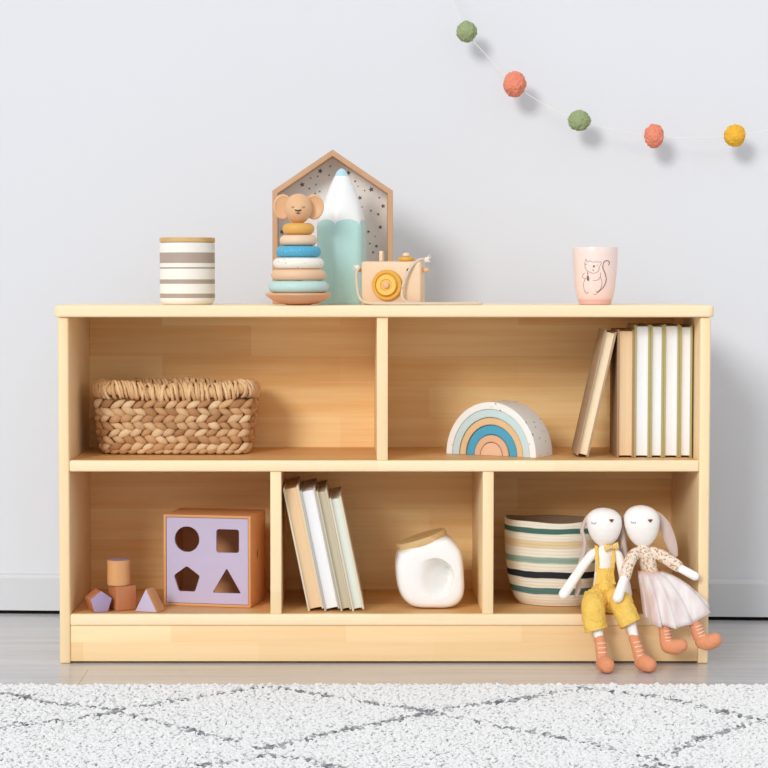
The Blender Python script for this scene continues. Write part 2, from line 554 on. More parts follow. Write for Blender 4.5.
for r, h, c, nm in rings_:
    r *= sc; h *= sc * .977
    pf = [(.008, z + .0002)]
    e = h / 2
    for k in range(9):
        a = -PI / 2 + PI * k / 8
        pf.append((r - e + e * math.cos(a), z + e + (e - .0002) * math.sin(a)))
    pf.append((.008, z + h - .0002))
    bm = B(); lathe(bm, pf, 48)
    mt = speckled('blue speckled ring paint', c, (150, 205, 225), 300) if nm == 'blue' else (speckled('white terrazzo ring paint', c, (200, 140, 110), 170, .72) if nm == 'white' else plain(nm + ' ring paint', c, .45, .35, .03))
    obj('ring', bm, mt, stk, label={'mint': 'pale mint ring, the largest', 'tan': 'tan wooden ring', 'white': 'white speckled ring', 'blue': 'bright blue ring', 'cream': 'cream wooden ring', 'yellow': 'mustard ring, the smallest'}[nm])
    z += h
bm = B(); tube(bm, [(0, 0, .0230), (0, 0, z + .004)], .0075, 16, round_ends=False); obj('post', bm, M['beech'], stk)
hz = z + .0285 - .002
bm = B()
for k in range(1):
    ball(bm, (0, -.002, hz), (.0265, .025, .0285), 28, 18)
for vtx in bm.verts:                                        # a broad brow and a snout towards the front
    q = (vtx.co.z - hz) / .0285
    if q < 0: vtx.co.x *= 1 + .10 * q; 
    if vtx.co.y < 0 and -.7 < q < .3: vtx.co.y -= .004 * math.cos((q + .2) / .5 * PI / 2) * max(0, 1 - (vtx.co.x / .02) ** 2)
head = obj('head', bm, M['beech'], stk)
for s in (-1, 1):
    bm = B()
    rg = []
    for d, k in ((.006, .80), (.0045, .93), (.0015, 1), (-.0015, 1), (-.0045, .95), (-.005, .84), (-.003, .70), (-.0025, .01)):
        rg.append([(s * .0290 + .0190 * k * math.cos(2 * PI * j / 28) , .008 + d, hz + .0040 + .0240 * k * math.sin(2 * PI * j / 28)) for j in range(28)])
    loft(bm, rg)
    obj('ear', bm, M['beech'], head)
dkm = plain('dark print', (70, 48, 40), .6, .2)
bm = B()
def face_y(x, zq):
    return -.002 - .025 * math.sqrt(max(0, 1 - (x / .0265) ** 2 - (zq / .0285) ** 2)) - .0042
def fline(pts, w=.0006):
    tube(bm, [(x, face_y(x, q) + (0 if abs(x) < .012 and -.02 < q < .01 else .003), hz + q) for x, q in pts], w, 6, 3)
fline([(-.005, -.0035), (0, -.0045), (.005, -.0035)], .0013)
fline([(0, -.004), (0, -.009)])
fline([(-.004, -.0085), (0, -.0100), (.004, -.0085)])
obj('snout_print', bm, dkm, head)
bm = B()
fline([(.0075, .003), (.010, .0018), (.0125, .003)], .0005); fline([(-.0125, .003), (-.010, .0018), (-.0075, .003)], .0005)
obj('eyes_print', bm, dkm, head)

# ------------------------------------------------------------------ wooden toy camera
tc = thing('toy_camera', 'wooden toy camera with a yellow lens and cord strap, right of the giant pencil', 'toy camera', (.0180, .075, ZT + .0003), R(-16))
bm = B(); box(bm, -.0585, .0585, -.0175, .0175, 0, .0825, .004, 3); obj('body', bm, M['beech_pale'], tc)
yel = plain('toy yellow paint', (240, 194, 92), .45, .35, .02)
yel2 = plain('toy yellow stain', (226, 168, 62), .45, .35, .02)
def disc_y(bm, c, prof, n=40):
    """lathe about the y axis; prof = (radius, y)"""
    loft(bm, [[(c[0] + r * math.cos(2 * PI * k / n), y, c[1] + r * math.sin(2 * PI * k / n)) for k in range(n)] for r, y in prof])
LC = (-.0060, .0375)
bm = B(); disc_y(bm, LC, [(.0292, -.0176), (.0292, -.0245), (.0280, -.0262), (.0228, -.0262), (.0215, -.0235), (.005, -.0235)])
ln = obj('lens', bm, yel2, tc)
bm = B(); disc_y(bm, LC, [(.0198, -.0236), (.0198, -.0285), (.0188, -.0300), (.0118, -.0300), (.0100, -.0275), (.004, -.0275)])
obj('lens_ring', bm, yel, ln)
bm = B(); disc_y(bm, LC, [(.0068, -.0276), (.0068, -.0315), (.0052, -.0335), (.002, -.034)], 24)
obj('lens_button', bm, M['beech'], ln)
bm = B(); lathe(bm, [(.010, .0827), (.0148, .0837), (.0155, .0865), (.0148, .0895), (.011, .0910), (.003, .0910)], 32, (.0255, 0))
dl = obj('shutter_dial', bm, yel2, tc)
bm = B(); lathe(bm, [(.004, .0911), (.0062, .0920), (.0068, .0950), (.005, .0980), (.002, .0990)], 20, (.0255, 0))
obj('dial_knob', bm, M['beech_pale'], dl)
bm = B(); box(bm, -.0265, -.0195, -.005, .005, .0827, .1025, .0015, 2); obj('viewfinder', bm, M['beech_pale'], tc)
bm = B(); disc_y(bm, (.0345, .0655), [(.0036, -.0176), (.0036, -.0182), (.001, -.0182)], 16); obj('shutter_hole', bm, plain('black hole', (28, 24, 22), .8, .1), tc)
for s in (-1, 1):
    bm = B()
    tube(bm, [(s * .0585, 0, .066), (s * .0668, 0, .066)], .0042, 14)
    obj('strap_peg', bm, M['beech'], tc)
cordm = plain('cotton cord', (226, 208, 186), .9, .1, .1, 300, .4, 700)
bm = B()
r_ = .0027
path = [(-.064, -.010, .070), (-.068, -.014, .060), (-.0655, -.020, .035), (-.058, -.028, .013), (-.040, -.036, .0042), (-.010, -.041, .0029), (.040, -.034, .0029), (.090, -.022, .0029), (.135, -.006, .0029), (.158, .004, .0029),
        (.1690, .011, .0029), (.158, .017, .0029), (.130, .010, .0029), (.100, -.004, .0029), (.060, -.0225, .0029), (.040, -.0300, .0040), (.0275, -.034, .0125), (.0265, -.032, .030), (.032, -.028, .052), (.043, -.022, .074), (.055, -.012, .0855), (.066, -.004, .086)]
tube(bm, path, r_, 10, 7)
st_ = obj('strap', bm, cordm, tc)
for kx, kz in ((-.068, .0705), (.0665, .085)):
    bm = B()
    ball(bm, (kx, -.0045 if kx > 0 else -.0075, kz), (.0055, .0050, .0055), 14, 9)
    s = 1 if kx > 0 else -1
    for a in ((.006, .008), (.0085, .004), (.0075, -.003)) if s > 0 else ((-.007, .001), (-.0065, -.003), (-.006, .004)):
        tube(bm, [(kx, -.006, kz), (kx + a[0] * .7, -.008, kz + a[1] * .8), (kx + a[0] * 1.2, -.009, kz + a[1] * 1.4)], [.0016, .0013, .0007], 6, 3)
    remesh(obj('strap_knot', bm, plain('frayed cord', (240, 228, 212), .9, .1), st_), .0007, 1)

# ------------------------------------------------------------------ pink mug with a line-drawn squirrel
mg = thing('mug', 'pale pink handleless mug with a line-drawn squirrel, at the right of the bookcase top', 'mug', (.4078, .12, ZT + .0003))
mp = [(0, .0293), (.0015, .0310), (.006, .0316), (.009, .0330), (.018, .0358), (.032, .0384), (.05, .0405), (.075, .0422), (.098, .0431), (.1085, .0434)]
def mr(z):
    for (z0, r0), (z1, r1) in zip(mp, mp[1:]):
        if z0 <= z <= z1: return r0 + (r1 - r0) * (z - z0) / (z1 - z0)
    return mp[-1][1]
bm = B()
lathe(bm, [(r, z) for z, r in mp] + [(.0431, .1098), (.0421, .1098), (.0413, .1085), (.0395, .06), (.035, .02), (.028, .008), (.005, .006)], 64)
mugm = NT('pink mug glaze'); v = mugm.coords()
sp = mugm.n('ShaderNodeSeparateXYZ'); mugm.l(v, sp.inputs[0])
mugm.base(mugm.ramp(mugm.math('DIVIDE', sp.outputs[2], .11), [(0, lin((228, 182, 172))), (.07, lin((228, 182, 172))), (.12, lin((242, 210, 202))), (.3, lin((243, 216, 208))), (1, lin((244, 222, 214)))]))
mugm.set(.3, .5)
body = obj('body', bm, mugm.m, mg)
bm = B()
def mp3(p):
    px = 560 + p[0] / 9.6; py = 235 + p[1] / 9.6
    x = (px - 597.2) / 519.0; z = (303.2 - py) / 519.0
    r = mr(max(0, z)) + .00015
    return (x, -math.sqrt(max(0, r * r - x * x)), z)
def ml(pts, w=.00042):
    tube(bm, [mp3(p) for p in pts], w, 6, 4)
ml([(240, 300), (238, 262), (247, 222), (263, 250), (282, 236), (302, 250), (342, 246)])
ml([(342, 246), (362, 250), (386, 248), (384, 272), (368, 300)])
ml([(368, 300), (366, 328), (345, 348), (312, 356), (284, 346), (256, 330), (240, 300)])
ml([(236, 352), (216, 384), (228, 402), (246, 408)]); ml([(384, 352), (380, 392), (356, 420), (312, 426)])
ml([(242, 410), (228, 462), (236, 512), (250, 532)]); ml([(384, 390), (398, 440), (388, 500), (352, 540)])
ml([(240, 532), (256, 548), (274, 536)]); ml([(316, 552), (336, 558), (360, 538), (340, 524)])
ml([(366, 534), (414, 486), (440, 422), (428, 358), (406, 306), (412, 256), (440, 236), (468, 248), (464, 276)], .0009)
ml([(306, 322), (318, 326), (312, 334)], .0005)
for c_, r in (((320, 290), .0022), ((248, 271), .0011), ((352, 280), .0008)):
    ball(bm, mp3(c_), (r, .0006, r), 12, 8)
q = mp3((270, 402)); ball(bm, q, (.0034, .0007, .0054), 14, 8)
ml([(262, 345), (266, 372)], .0007)
obj('squirrel_drawing', bm, plain('brown ink', (134, 104, 104), .5, .3), body, label='fine brown line drawing of a squirrel')

# ------------------------------------------------------------------ woven basket (upper left)
def rrect(hx, hy, r, n=10):
    P = []
    for cx, cy, a0 in ((hx - r, -hy + r, -90), (hx - r, hy - r, 0), (-hx + r, hy - r, 90), (-hx + r, -hy + r, 180)):
        for k in range(n + 1):
            a = R(a0 + 90 * k / n)
            P.append((cx + r * math.cos(a), cy + r * math.sin(a)))
    return P
class Loop:
    def __init__(self, P):
        self.P = [Vector((*p, 0)) for p in P] + [Vector((*P[0], 0))]
        self.s = [0]
        for a, b in zip(self.P, self.P[1:]): self.s.append(self.s[-1] + (b - a).length)
        self.L = self.s[-1]
    def at(self, d):
        d %= self.L
        lo, hi = 0, len(self.s) - 1
        while hi - lo > 1:
            m = (lo + hi) // 2
            if self.s[m] <= d: lo = m
            else: hi = m
        a, b = self.P[lo], self.P[lo + 1]
        t = (b - a).normalized()
        return a + t * (d - self.s[lo]), t, Vector((t.y, -t.x, 0))
def fibre(name, cols, rough=.75):
    t = NT(name); v = t.coords()
    ri = t.n('ShaderNodeNewGeometry').outputs['Random Per Island']
    c = t.ramp(ri, [(i / (len(cols) - 1), lin(q)) for i, q in enumerate(cols)])
    g = t.noise(v, 220, 3, .6)
    t.base(t.mix(t.math('MULTIPLY', g, .7), c, lin((150, 104, 62)), 'MULTIPLY') if False else t.mix(g, t.mix(1, c, (.72, .66, .58, 1), 'MULTIPLY'), c))
    t.bump(t.noise(v, 500, 2), .3, .0006)
    return t.set(rough, .25)
fib = fibre('dried water hyacinth', [(232, 194, 150), (196, 148, 104), (244, 216, 176), (214, 170, 124), (178, 130, 90), (238, 204, 160)])
bk = thing('woven_basket', 'rectangular woven straw basket with a thick rolled rim, in the upper left compartment', 'basket', (-.4040, .195, ZM + .0004))
def leaf(bm, c, d, nrm, L, W, T):
    d = d.normalized(); nrm = (nrm - d * nrm.dot(d)).normalized(); w = d.cross(nrm)
    rg = []
    for k in range(7):
        u = -1 + 2 * (k + .25) / 6.5
        r = max(.04, (1 - abs(u) ** 1.9)) ** .85
        bend = T * .9 * (1 - u * u)
        rg.append([tuple(c + d * (u * L / 2) + nrm * (bend - T * .5 + T * r * math.sin(2 * PI * j / 8)) + w * (W / 2 * r * math.cos(2 * PI * j / 8))) for j in range(8)])
    loft(bm, rg)
bm = B()
NR = 7; BH = .108
for row in range(NR):
    f = (row + .5) / NR
    hx = .1405 + .011 * f; hy = .0635 + .009 * f
    lp = Loop(rrect(hx, hy, .03))
    cnt = int(lp.L / .0205)
    ph = random.random()
    for k in range(cnt):
        p, tg, nm = lp.at((k + ph * .3 + (.5 if row % 2 else 0) * 0) * lp.L / cnt)
        up = Vector((0, 0, 1))
        sl = (-.55 if row % 2 else .55) + random.uniform(-.12, .12)
        d = tg + up * sl
        zc = .0085 + (BH - .012) * f + random.uniform(-.001, .001)
        leaf(bm, Vector((p.x, p.y, zc)) + nm * random.uniform(0, .002), d, nm, random.uniform(.031, .040), random.uniform(.0130, .0180), random.uniform(.0052, .0070))
for v_ in bm.verts: v_.co.z = max(v_.co.z, 0.0002)
lp = Loop(rrect(.1375, .0625, .03))
for k in range(44):                                            # twisted foot course
    p, tg, nm = lp.at(k * lp.L / 44)
    leaf(bm, Vector((p.x, p.y, .0060)) + nm * .002, tg + Vector((0, 0, .22)), nm, .026, .0105, .0048)
for v_ in bm.verts: v_.co.z = max(v_.co.z, 0.0002)
obj('weave', bm, fib, bk, angle=80)
bm = B()
wl = []
for hx, hy, z in ((.128, .053, .002), (.1395, .064, .006), (.147, .0715, .110), (.141, .0655, .110), (.134, .059, .012), (.01, .01, .010)):
    wl.append([(x, y, z) for x, y in rrect(hx, hy, min(hx, hy) * .45, 8)])
loft(bm, wl)
obj('lining', bm, plain('dark straw core', (120, 82, 50), .9, .1), bk)
bm = B()
lp = Loop(rrect(.1465, .069, .042, 14))
def rim_z(q): return .1225 + .0028 * math.sin(2 * PI * q * 3 + 1) + .0020 * math.sin(2 * PI * q * 7)
core = []
for i in range(120):
    p, tg, nm = lp.at(i / 120 * lp.L)
    core.append([(p.x + nm.x * .0115 * math.cos(2 * PI * j / 10), p.y + nm.y * .0115 * math.cos(2 * PI * j / 10), rim_z(i / 120) + .0115 * math.sin(2 * PI * j / 10)) for j in range(10)])
core.append(core[0])
loft(bm, core, False, False)
bmesh.ops.remove_doubles(bm, verts=bm.verts, dist=1e-6)
NWRAP = 150
for k in range(NWRAP):                                       # the straw wound round the rim, strand by strand
    s0 = (k + random.uniform(-.25, .25)) / NWRAP
    sl = random.choice((.010, .010, .014, .004, -.006))
    r0 = random.uniform(.0130, .0158); rs = random.uniform(.0026, .0038)
    pts_ = []
    for j in range(15):
        a = 2 * PI * j / 14
        p, tg, nm = lp.at(s0 * lp.L + sl * math.sin(a / 2 + PI / 4) + random.uniform(-.0006, .0006))
        rr = r0 + random.uniform(-.0008, .0008)
        pts_.append((p.x + nm.x * rr * math.cos(a + PI), p.y + nm.y * rr * math.cos(a + PI), rim_z(s0) + 1.08 * rr * math.sin(a + PI)))
    tube(bm, pts_, rs, 6, 1, ref=(tg.x, tg.y, 0), round_ends=False, smooth=False)
t = NT('straw rim'); v = t.coords()
g = t.n('ShaderNodeNewGeometry').outputs['Random Per Island']; g2 = t.noise(v, 420, 2)
t.base(t.mix(g2, t.ramp(g, [(0, lin((196, 150, 104))), (.5, lin((230, 194, 146))), (1, lin((246, 220, 178)))]), lin((224, 184, 138))))
t.bump(g2, .4, .0008)
obj('rim', bm, t.set(.75, .2), bk, angle=180, label='thick rolled straw rim')

# ------------------------------------------------------------------ rainbow stacker
rb = thing('rainbow_stacker', 'nesting wooden rainbow toy in white, pale blue, tan and blue arches', 'rainbow toy', (.2062, .103, ZM + .0004), R(-31))
RR = .0965; VS = 1.07
def arch(bm, ri, ro, y0, y1, bev=.0012):
    n = 40
    e = bev
    prof = [(ri, y0 + e), (ri + e, y0), (ro - e, y0), (ro, y0 + e), (ro, y1 - e), (ro - e, y1), (ri + e, y1), (ri, y1 - e)]
    rg = []
    for k in range(n + 1):
        a = PI * k / n
        rg.append([(r * math.cos(a), y, VS * r * math.sin(a)) for r, y in prof])
    loft(bm, rg)
terr = speckled('white terrazzo paint', (240, 240, 236), (176, 150, 128), 85, .66, .4)
arches = [(.865, 1, 0, .075, terr, 'outer white speckled arch'), (.715, .86, .001, .074, plain('pale blue paint', (200, 222, 224), .4, .4, .02), 'pale blue arch'), (.575, .705, .003, .074, plain('natural tan arch', (232, 196, 150), .5, .3, .05), 'natural tan arch'),
          (.39, .565, .006, .074, speckled('blue arch paint', (78, 164, 198), (110, 185, 215), 300), 'bright blue arch'), (.25, .38, .0035, .074, plain('pink tan arch', (230, 186, 150), .5, .3, .05), 'pinkish wooden arch'), (.004, .238, .003, .074, speckled('pink core', (232, 190, 160), (214, 160, 130), 300), 'small half-round core')]
for a0, a1, y0, y1, m_, lb in arches:
    bm = B(); arch(bm, RR * a0, RR * a1, y0, y1)
    obj('arch', bm, m_, rb, label=lb)

# ------------------------------------------------------------------ books
def pages_mat(name, c, dk):
    t = NT(name); v = t.coords()
    g = t.noise(t.mapv(v, (900, 8, 8)), 1, 2, .6)
    g2 = t.noise(t.mapv(v, (160, 3, 3)), 1, 2)
    t.base(t.mix(g2, t.mix(g, lin(dk), lin(c)), lin(c)))
    t.bump(g, .25, .0004)
    return t.set(.85, .1)
def book(name, label, group, loc, th, h, d, cover_m, page_m, lean=0, rz=0, board=.0038, over=.0034, pivot=0):
    """stands at loc (front lower left corner), fore-edge towards -y; lean in radians about y through a lower corner"""
    o = thing(name, label, 'book', loc, 0, group)
    o.rotation_euler = (0, lean, rz)
    px = -th if pivot else 0
    bm = B()
    box(bm, px, px + board, 0, d, 0, h, .0006, 2)
    box(bm, px + th - board, px + th, 0, d, 0, h, .0006, 2)
    n = 6
    so, si = [], []
    for k in range(n + 1):
        a = PI * k / n
        so.append((px + th / 2 - (th / 2) * math.cos(a), d - .0005 + .006 * math.sin(a)))
        si.append((px + th / 2 - (th / 2 - board) * math.cos(a), d - .0005 + .004 * math.sin(a)))
    loop = so + si[::-1]
    loft(bm, [[(x, y, z) for x, y in loop] for z in (0, h)])
    obj('cover', bm, cover_m, o)
    bm = B()
    loop = []
    x0, x1 = px + board + .0001, px + th - board - .0001
    for k in range(9):
        u = k / 8
        loop.append((x0 + (x1 - x0) * u, over + .0035 * math.sin(PI * u)))
    loop += [(x1, d - .0006), (x0, d - .0006)]
    loft(bm, [[(x, y, z) for x, y in loop] for z in (over, h - over)])
    obj('pages', bm, page_m, o, smooth=False)
    return o
olive = plain('olive cloth cover', (186, 176, 122), .75, .2, .06, 300)
pg_white = pages_mat('white pages', (246, 246, 246), (218, 218, 220))
pg_tan = pages_mat('tan pages', (238, 208, 168), (214, 178, 136))
pg_cream = pages_mat('cream pages', (246, 228, 196), (222, 200, 164))
G1 = 'books standing in the upper right compartment'
Z1 = ZM + .0004
book('book', 'thin cream-paged book leaning against the upright books in the upper right compartment', G1, (.3898, .060, Z1 + .0002), .0232, .2440, .115, plain('taupe cover', (184, 156, 128), .7, .2, .05), pg_cream, lean=R(12.5), rz=R(-1.2), pivot=1)
book('book', 'thick tan-paged book standing leftmost of the upright books, beside the leaning one', G1, (.4440, .062, Z1), .0325, .2435, .125, plain('tan brown cover', (176, 140, 108), .7, .2, .05), pg_tan, rz=R(-1.2))
xs = .4767
for th, h, lb in ((.0300, .2525, 'white-paged book in an olive cover, right beside the thick tan-paged book'), (.0256, .2520, 'thinner white-paged olive book, second of the four to the right of the tan book'),
                  (.0300, .2530, 'thick white-paged olive book, third of the four to the right of the tan book'), (.0247, .2510, 'white-paged olive book standing nearest the right side of the bookcase')):
    book('book', lb, G1, (xs, .062, Z1), th - .0003, h, .128, olive, pg_white, rz=R(-1.2))
    xs += th
G2 = 'books leaning in the lower middle compartment'
la = R(-11.6)
Z2 = ZB + .0005
# each stands on its lower left edge and leans on its left neighbour
pos = -.1433
creamc = plain('cream cover', (228, 214, 190), .7, .2, .04)
pg_grey = pages_mat('greige pages', (206, 196, 172), (178, 166, 140))
pg_pale = pages_mat('pale green-white pages', (228, 232, 222), (202, 206, 192))
for th, h, mc, mpg, lb in ((.0305, .2385, creamc, pg_tan, 'thickest tan-paged book leaning on the divider in the lower middle compartment'), (.0300, .2340, plain('grey cover', (196, 190, 180), .7, .2, .04), pg_white, 'white-paged book leaning against the thick tan-paged one, lower middle compartment'),
                           (.0215, .2330, plain('greige cover', (206, 196, 172), .7, .2, .04), pg_grey, 'greige-paged book leaning between two paler books, lower middle compartment'), (.0235, .2190, creamc, pg_pale, 'short pale-paged book, rightmost of the leaning books in the lower middle compartment')):
    w = th / math.cos(la)
    o = book('book', lb, G2, (pos, .030, Z2), th - .0003, h, .19, mc, mpg, lean=la)
    pos += w

# ------------------------------------------------------------------ shape sorter and blocks
so = thing('shape_sorter', 'wooden shape sorter box with a lilac front cut with four shaped holes', 'shape sorter', (-.4238, .107, ZB + .0004), R(-11.8))
SW, SD, SH, ST = .1735, .118, .1765, .005
bm = B()
box(bm, 0, ST, 0, SD, 0, SH, .0012, 2); box(bm, SW - ST, SW, 0, SD, 0, SH, .0012, 2)
box(bm, ST - .0005, SW - ST + .0005, 0, SD, 0, ST, .0008, 2); box(bm, ST - .0005, SW - ST + .0005, 0, SD, SH - ST, SH, .0008, 2)
box(bm, ST - .0005, SW - ST + .0005, SD - .006, SD - .0005, ST - .0005, SH - ST + .0005)
disc = [bm.verts.new((SW + .0001, .052 + .0035 * math.cos(a), .098 + .009 * math.sin(a))) for a in [2 * PI * k / 14 for k in range(14)]]
bm.faces.new(disc).material_index = 1
obj('box', bm, [M['sorter_wood'], plain('wood knot', (96, 52, 28), .6, .2)], so)
def cutout(name, outer, holes, th, mat_, parent):
    cu = bpy.data.curves.new(name, 'CURVE'); cu.dimensions = '2D'; cu.fill_mode = 'BOTH'; cu.extrude = th / 2
    for P in [outer] + holes:
        s = cu.splines.new('POLY'); s.points.add(len(P) - 1); s.use_cyclic_u = True
        for pt, (x, y) in zip(s.points, P): pt.co = (x, y, 0, 1)
    tmp = bpy.data.objects.new('tmp', cu); COL.objects.link(tmp)
    dg = bpy.context.evaluated_depsgraph_get()
    me = bpy.data.meshes.new_from_object(tmp.evaluated_get(dg))
    bpy.data.objects.remove(tmp); bpy.data.curves.remove(cu)
    me.transform(Matrix.Rotation(R(90), 4, 'X'))
    me.materials.clear(); me.materials.append(mat_); me.name = name
    o = bpy.data.objects.new(name, me); COL.objects.link(o); o.parent = parent
    return o
def ngon(cx, cy, r, n, a0, rnd=.0, sy=1):
    P = [Vector((cx + r * math.cos(R(a0) + 2 * PI * k / n), cy + sy * r * math.sin(R(a0) + 2 * PI * k / n))) for k in range(n)]
    if not rnd: return [tuple(p) for p in P]
    out = []
    for i in range(n):
        a, b, c = P[i - 1], P[i], P[(i + 1) % n]
        p0 = b + (a - b).normalized() * rnd; p1 = b + (c - b).normalized() * rnd
        for k in range(5):
            u = k / 4
            out.append(tuple(p0 * (1 - u) ** 2 + b * 2 * u * (1 - u) + p1 * u * u))
    return out
pw0, pw1, ph0, ph1 = ST + .0008, SW - ST - .0008, ST + .0008, SH - ST - .0008
holes = [ngon(.0465, .1290, .0248, 40, 0), ngon(.1275, .1275, .0320, 4, 45, .006), ngon(.0460, .0500, .0275, 5, 90, .004), ngon(.1255, .0430, .0330, 3, 90, .004, .98)]
fp = cutout('front_panel', [(pw0, ph0), (pw1, ph0), (pw1, ph1), (pw0, ph1)], holes, .006, M['lilac'], so)
fp.location = (0, .0052, 0)
fp['label'] = 'lilac painted front panel with round, square, pentagon and triangle holes'

def block(label, loc, rz):
    return thing('wooden_block', label, 'block', loc, rz, 'wooden shape blocks beside the sorter box')
# pentagon prism: lilac faces, lies on one side
pb = block('pentagon wooden block with a lilac face, at the left end of the shape blocks', (-.5425, .040, ZB + .0004), R(24))
P = ngon(0, 0, .0225, 5, 90)
zmin = min(p[1] for p in P)
P = [(x, z - zmin) for x, z in P]
bm = B(); prism(bm, P, -.0195, .0195, .0012); obj('body', bm, M['block_red'], pb)
bm = B(); prism(bm, [(x * .97, (z + zmin) * .97 - zmin) for x, z in P], -.0201, -.0193, .0002); obj('painted_face', bm, plain('shaded lilac paint', (172, 154, 188), .55, .3), pb, label='lilac painted pentagon face')  # face shade painted in as a darker lilac
cbk = block('reddish wooden cube block under the cylinder block', (-.4985, .060, ZB + .0004), R(30))
bm = B(); box(bm, -.0205, .0205, -.0205, .0205, 0, .0465, .0022, 3); obj('body', bm, M['block_red'], cbk)
cyb = block('cylinder wooden block standing on top of the cube block', (-.5050, .058, ZB + .0474), 0)
bm = B(); lathe(bm, [(.0205, 0), (.0220, .0015), (.0220, .0465), (.0208, .048), (.005, .048)], 40); obj('body', bm, M['block_wood'], cyb)
bm = B(); lathe(bm, [(.0205, .0481), (.0205, .0486), (.002, .0486)], 40); obj('painted_face', bm, plain('dusty lilac paint', (160, 142, 160), .55, .3), cyb, label='dusty lilac round top')
tb = block('triangular wooden block with a lilac face, right beside the sorter box', (-.4440, .038, ZB + .0004), R(-20))
P = [(-.0235, 0), (.0235, 0), (0, .0445)]
bm = B(); prism(bm, P, -.017, .019, .0012); obj('body', bm, M['block_wood'], tb)
bm = B(); prism(bm, [(x * .95, .0010 + z * .95) for x, z in P], -.0176, -.0168, .0002); obj('painted_face', bm, M['lilac'], tb, label='lilac painted triangle face')

# ------------------------------------------------------------------ tilted white jar with a wooden lid
jr = thing('tilted_jar', 'tilted white ceramic jar with a round front hollow and a wooden lid', 'jar', (.0895, .102, ZB + .0004))
js = 1 / 518.5
ol = [(397.5, 551), (394.8, 562), (395, 573), (396.6, 585), (401, 596), (408.6, 603.6), (418, 606.6), (432, 607), (446, 606.8), (455, 604), (461, 597.5), (463.2, 588), (462.8, 574), (461.6, 560), (459.5, 550), (454, 542), (446.5, 536), (436, 537), (424, 540.5), (411, 545)]
ol = [((x - 429) * js, (607 - y) * js) for x, y in ol]
ol = [tuple(q) for q in spline(ol + [ol[0]], 4)[:-1]]
NO = len(ol)
cxo, czo = .002, .066
hc = (.0085, .0600); hr = .0378
def blend(k, y, mode):
    rr = []
    for x, z in ol:
        a = math.atan2(z - czo, x - cxo)
        if mode == 0: rr.append((cxo + (x - cxo) * k, y, czo + (z - czo) * k))
        else:
            hx, hz_ = hc[0] + hr * math.cos(a), hc[1] + hr * 1.02 * math.sin(a)
            rr.append((x * .9 * (1 - k) + hx * k + cxo * .1 * (1 - k), y, (czo + (z - czo) * .9) * (1 - k) + hz_ * k))
    return rr
rg = [blend(.02, .056, 0), blend(.62, .056, 0), blend(.80, .053, 0), blend(.92, .045, 0), blend(.985, .033, 0), blend(1, .02, 0), blend(1, -.02, 0), blend(.99, -.032, 0), blend(.96, -.042, 0), blend(.90, -.0485, 0)]
rg += [blend(.35, -.0500, 1), blend(.75, -.0505, 1), blend(.95, -.0506, 1), blend(1.0, -.0503, 1)]
def hole(k, y, dx=0):
    return [(hc[0] + dx + hr * k * math.cos(math.atan2(z - czo, x - cxo)), y, hc[1] + hr * 1.02 * k * math.sin(math.atan2(z - czo, x - cxo))) for x, z in ol]
def dish(k):
    """hollow: shallow at the left, deep at the right"""
    out = []
    for x, z in ol:
        a = math.atan2(z - czo, x - cxo)
        X_, Z_ = hr * k * math.cos(a), hr * 1.02 * k * math.sin(a)
        u = (X_ / hr + 1) / 2
        edge = min(1, (1 - k) / (.10 + .75 * (1 - u))) ** .8
        out.append((hc[0] + X_, -.0503 + edge * (.002 + .074 * u ** 1.9), hc[1] + Z_))
    return out
rg += [dish(k) for k in (.99, .975, .955, .93, .90, .85, .78, .68, .55, .4, .25, .1, .01)]
bm = B(); loft(bm, rg)
for v_ in bm.verts: v_.co.z = max(v_.co.z, 0)
obj('body', bm, M['white_glaze'], jr, angle=70)
# lid lies on the sloping top edge, from the upper left to the upper right
bm = B()
p0, p1 = Vector(((397.2 - 429) * js, 0, (607 - 551) * js)), Vector(((446.5 - 429) * js, 0, (607 - 534.8) * js))
ax = (p1 - p0).normalized(); nz = Vector((-ax.z, 0, ax.x)); ce = (p0 + p1) / 2; rl = (p1 - p0).length / 2
rg = []
for r, h in ((rl * .93, -.004), (rl * .99, .0008), (rl * 1.0, .003), (rl * 1.0, .0098), (rl * .97, .0116), (rl * .1, .0116)):
    rg.append([tuple(ce + ax * (r * math.cos(2 * PI * k / 48)) + Vector((0, 1, 0)) * (r * .98 * math.sin(2 * PI * k / 48)) + nz * h) for k in range(48)])
loft(bm, rg)
obj('lid', bm, M['lid_wood'], jr, label='round wooden lid')

# ------------------------------------------------------------------ striped rope basket (lower right)
CR, GR, TN, SG, BK, G2c = (238, 230, 212), (74, 112, 102), (226, 202, 162), (146, 172, 158), (48, 50, 58), (92, 128, 122)
sbm = NT('coiled rope stripes'); v = sbm.coords()
sp = sbm.n('ShaderNodeSeparateXYZ'); sbm.l(v, sp.inputs[0])
zz = sbm.math('ADD', sp.outputs[2], sbm.math('MULTIPLY', sbm.math('SUBTRACT', sbm.noise(v, 14, 2), .5), .006))
fz = sbm.math('DIVIDE', zz, .2, clamp=True)
bands = [(0, CR), (.0235, CR), (.025, G2c), (.0365, G2c), (.038, CR), (.0555, CR), (.0565, BK), (.0685, BK), (.0695, CR), (.084, CR), (.086, SG), (.0955, SG), (.098, CR), (.112, CR), (.117, TN), (.127, TN), (.132, CR), (.142, CR), (.1435, GR), (.1525, GR), (.154, CR), (.2, CR)]
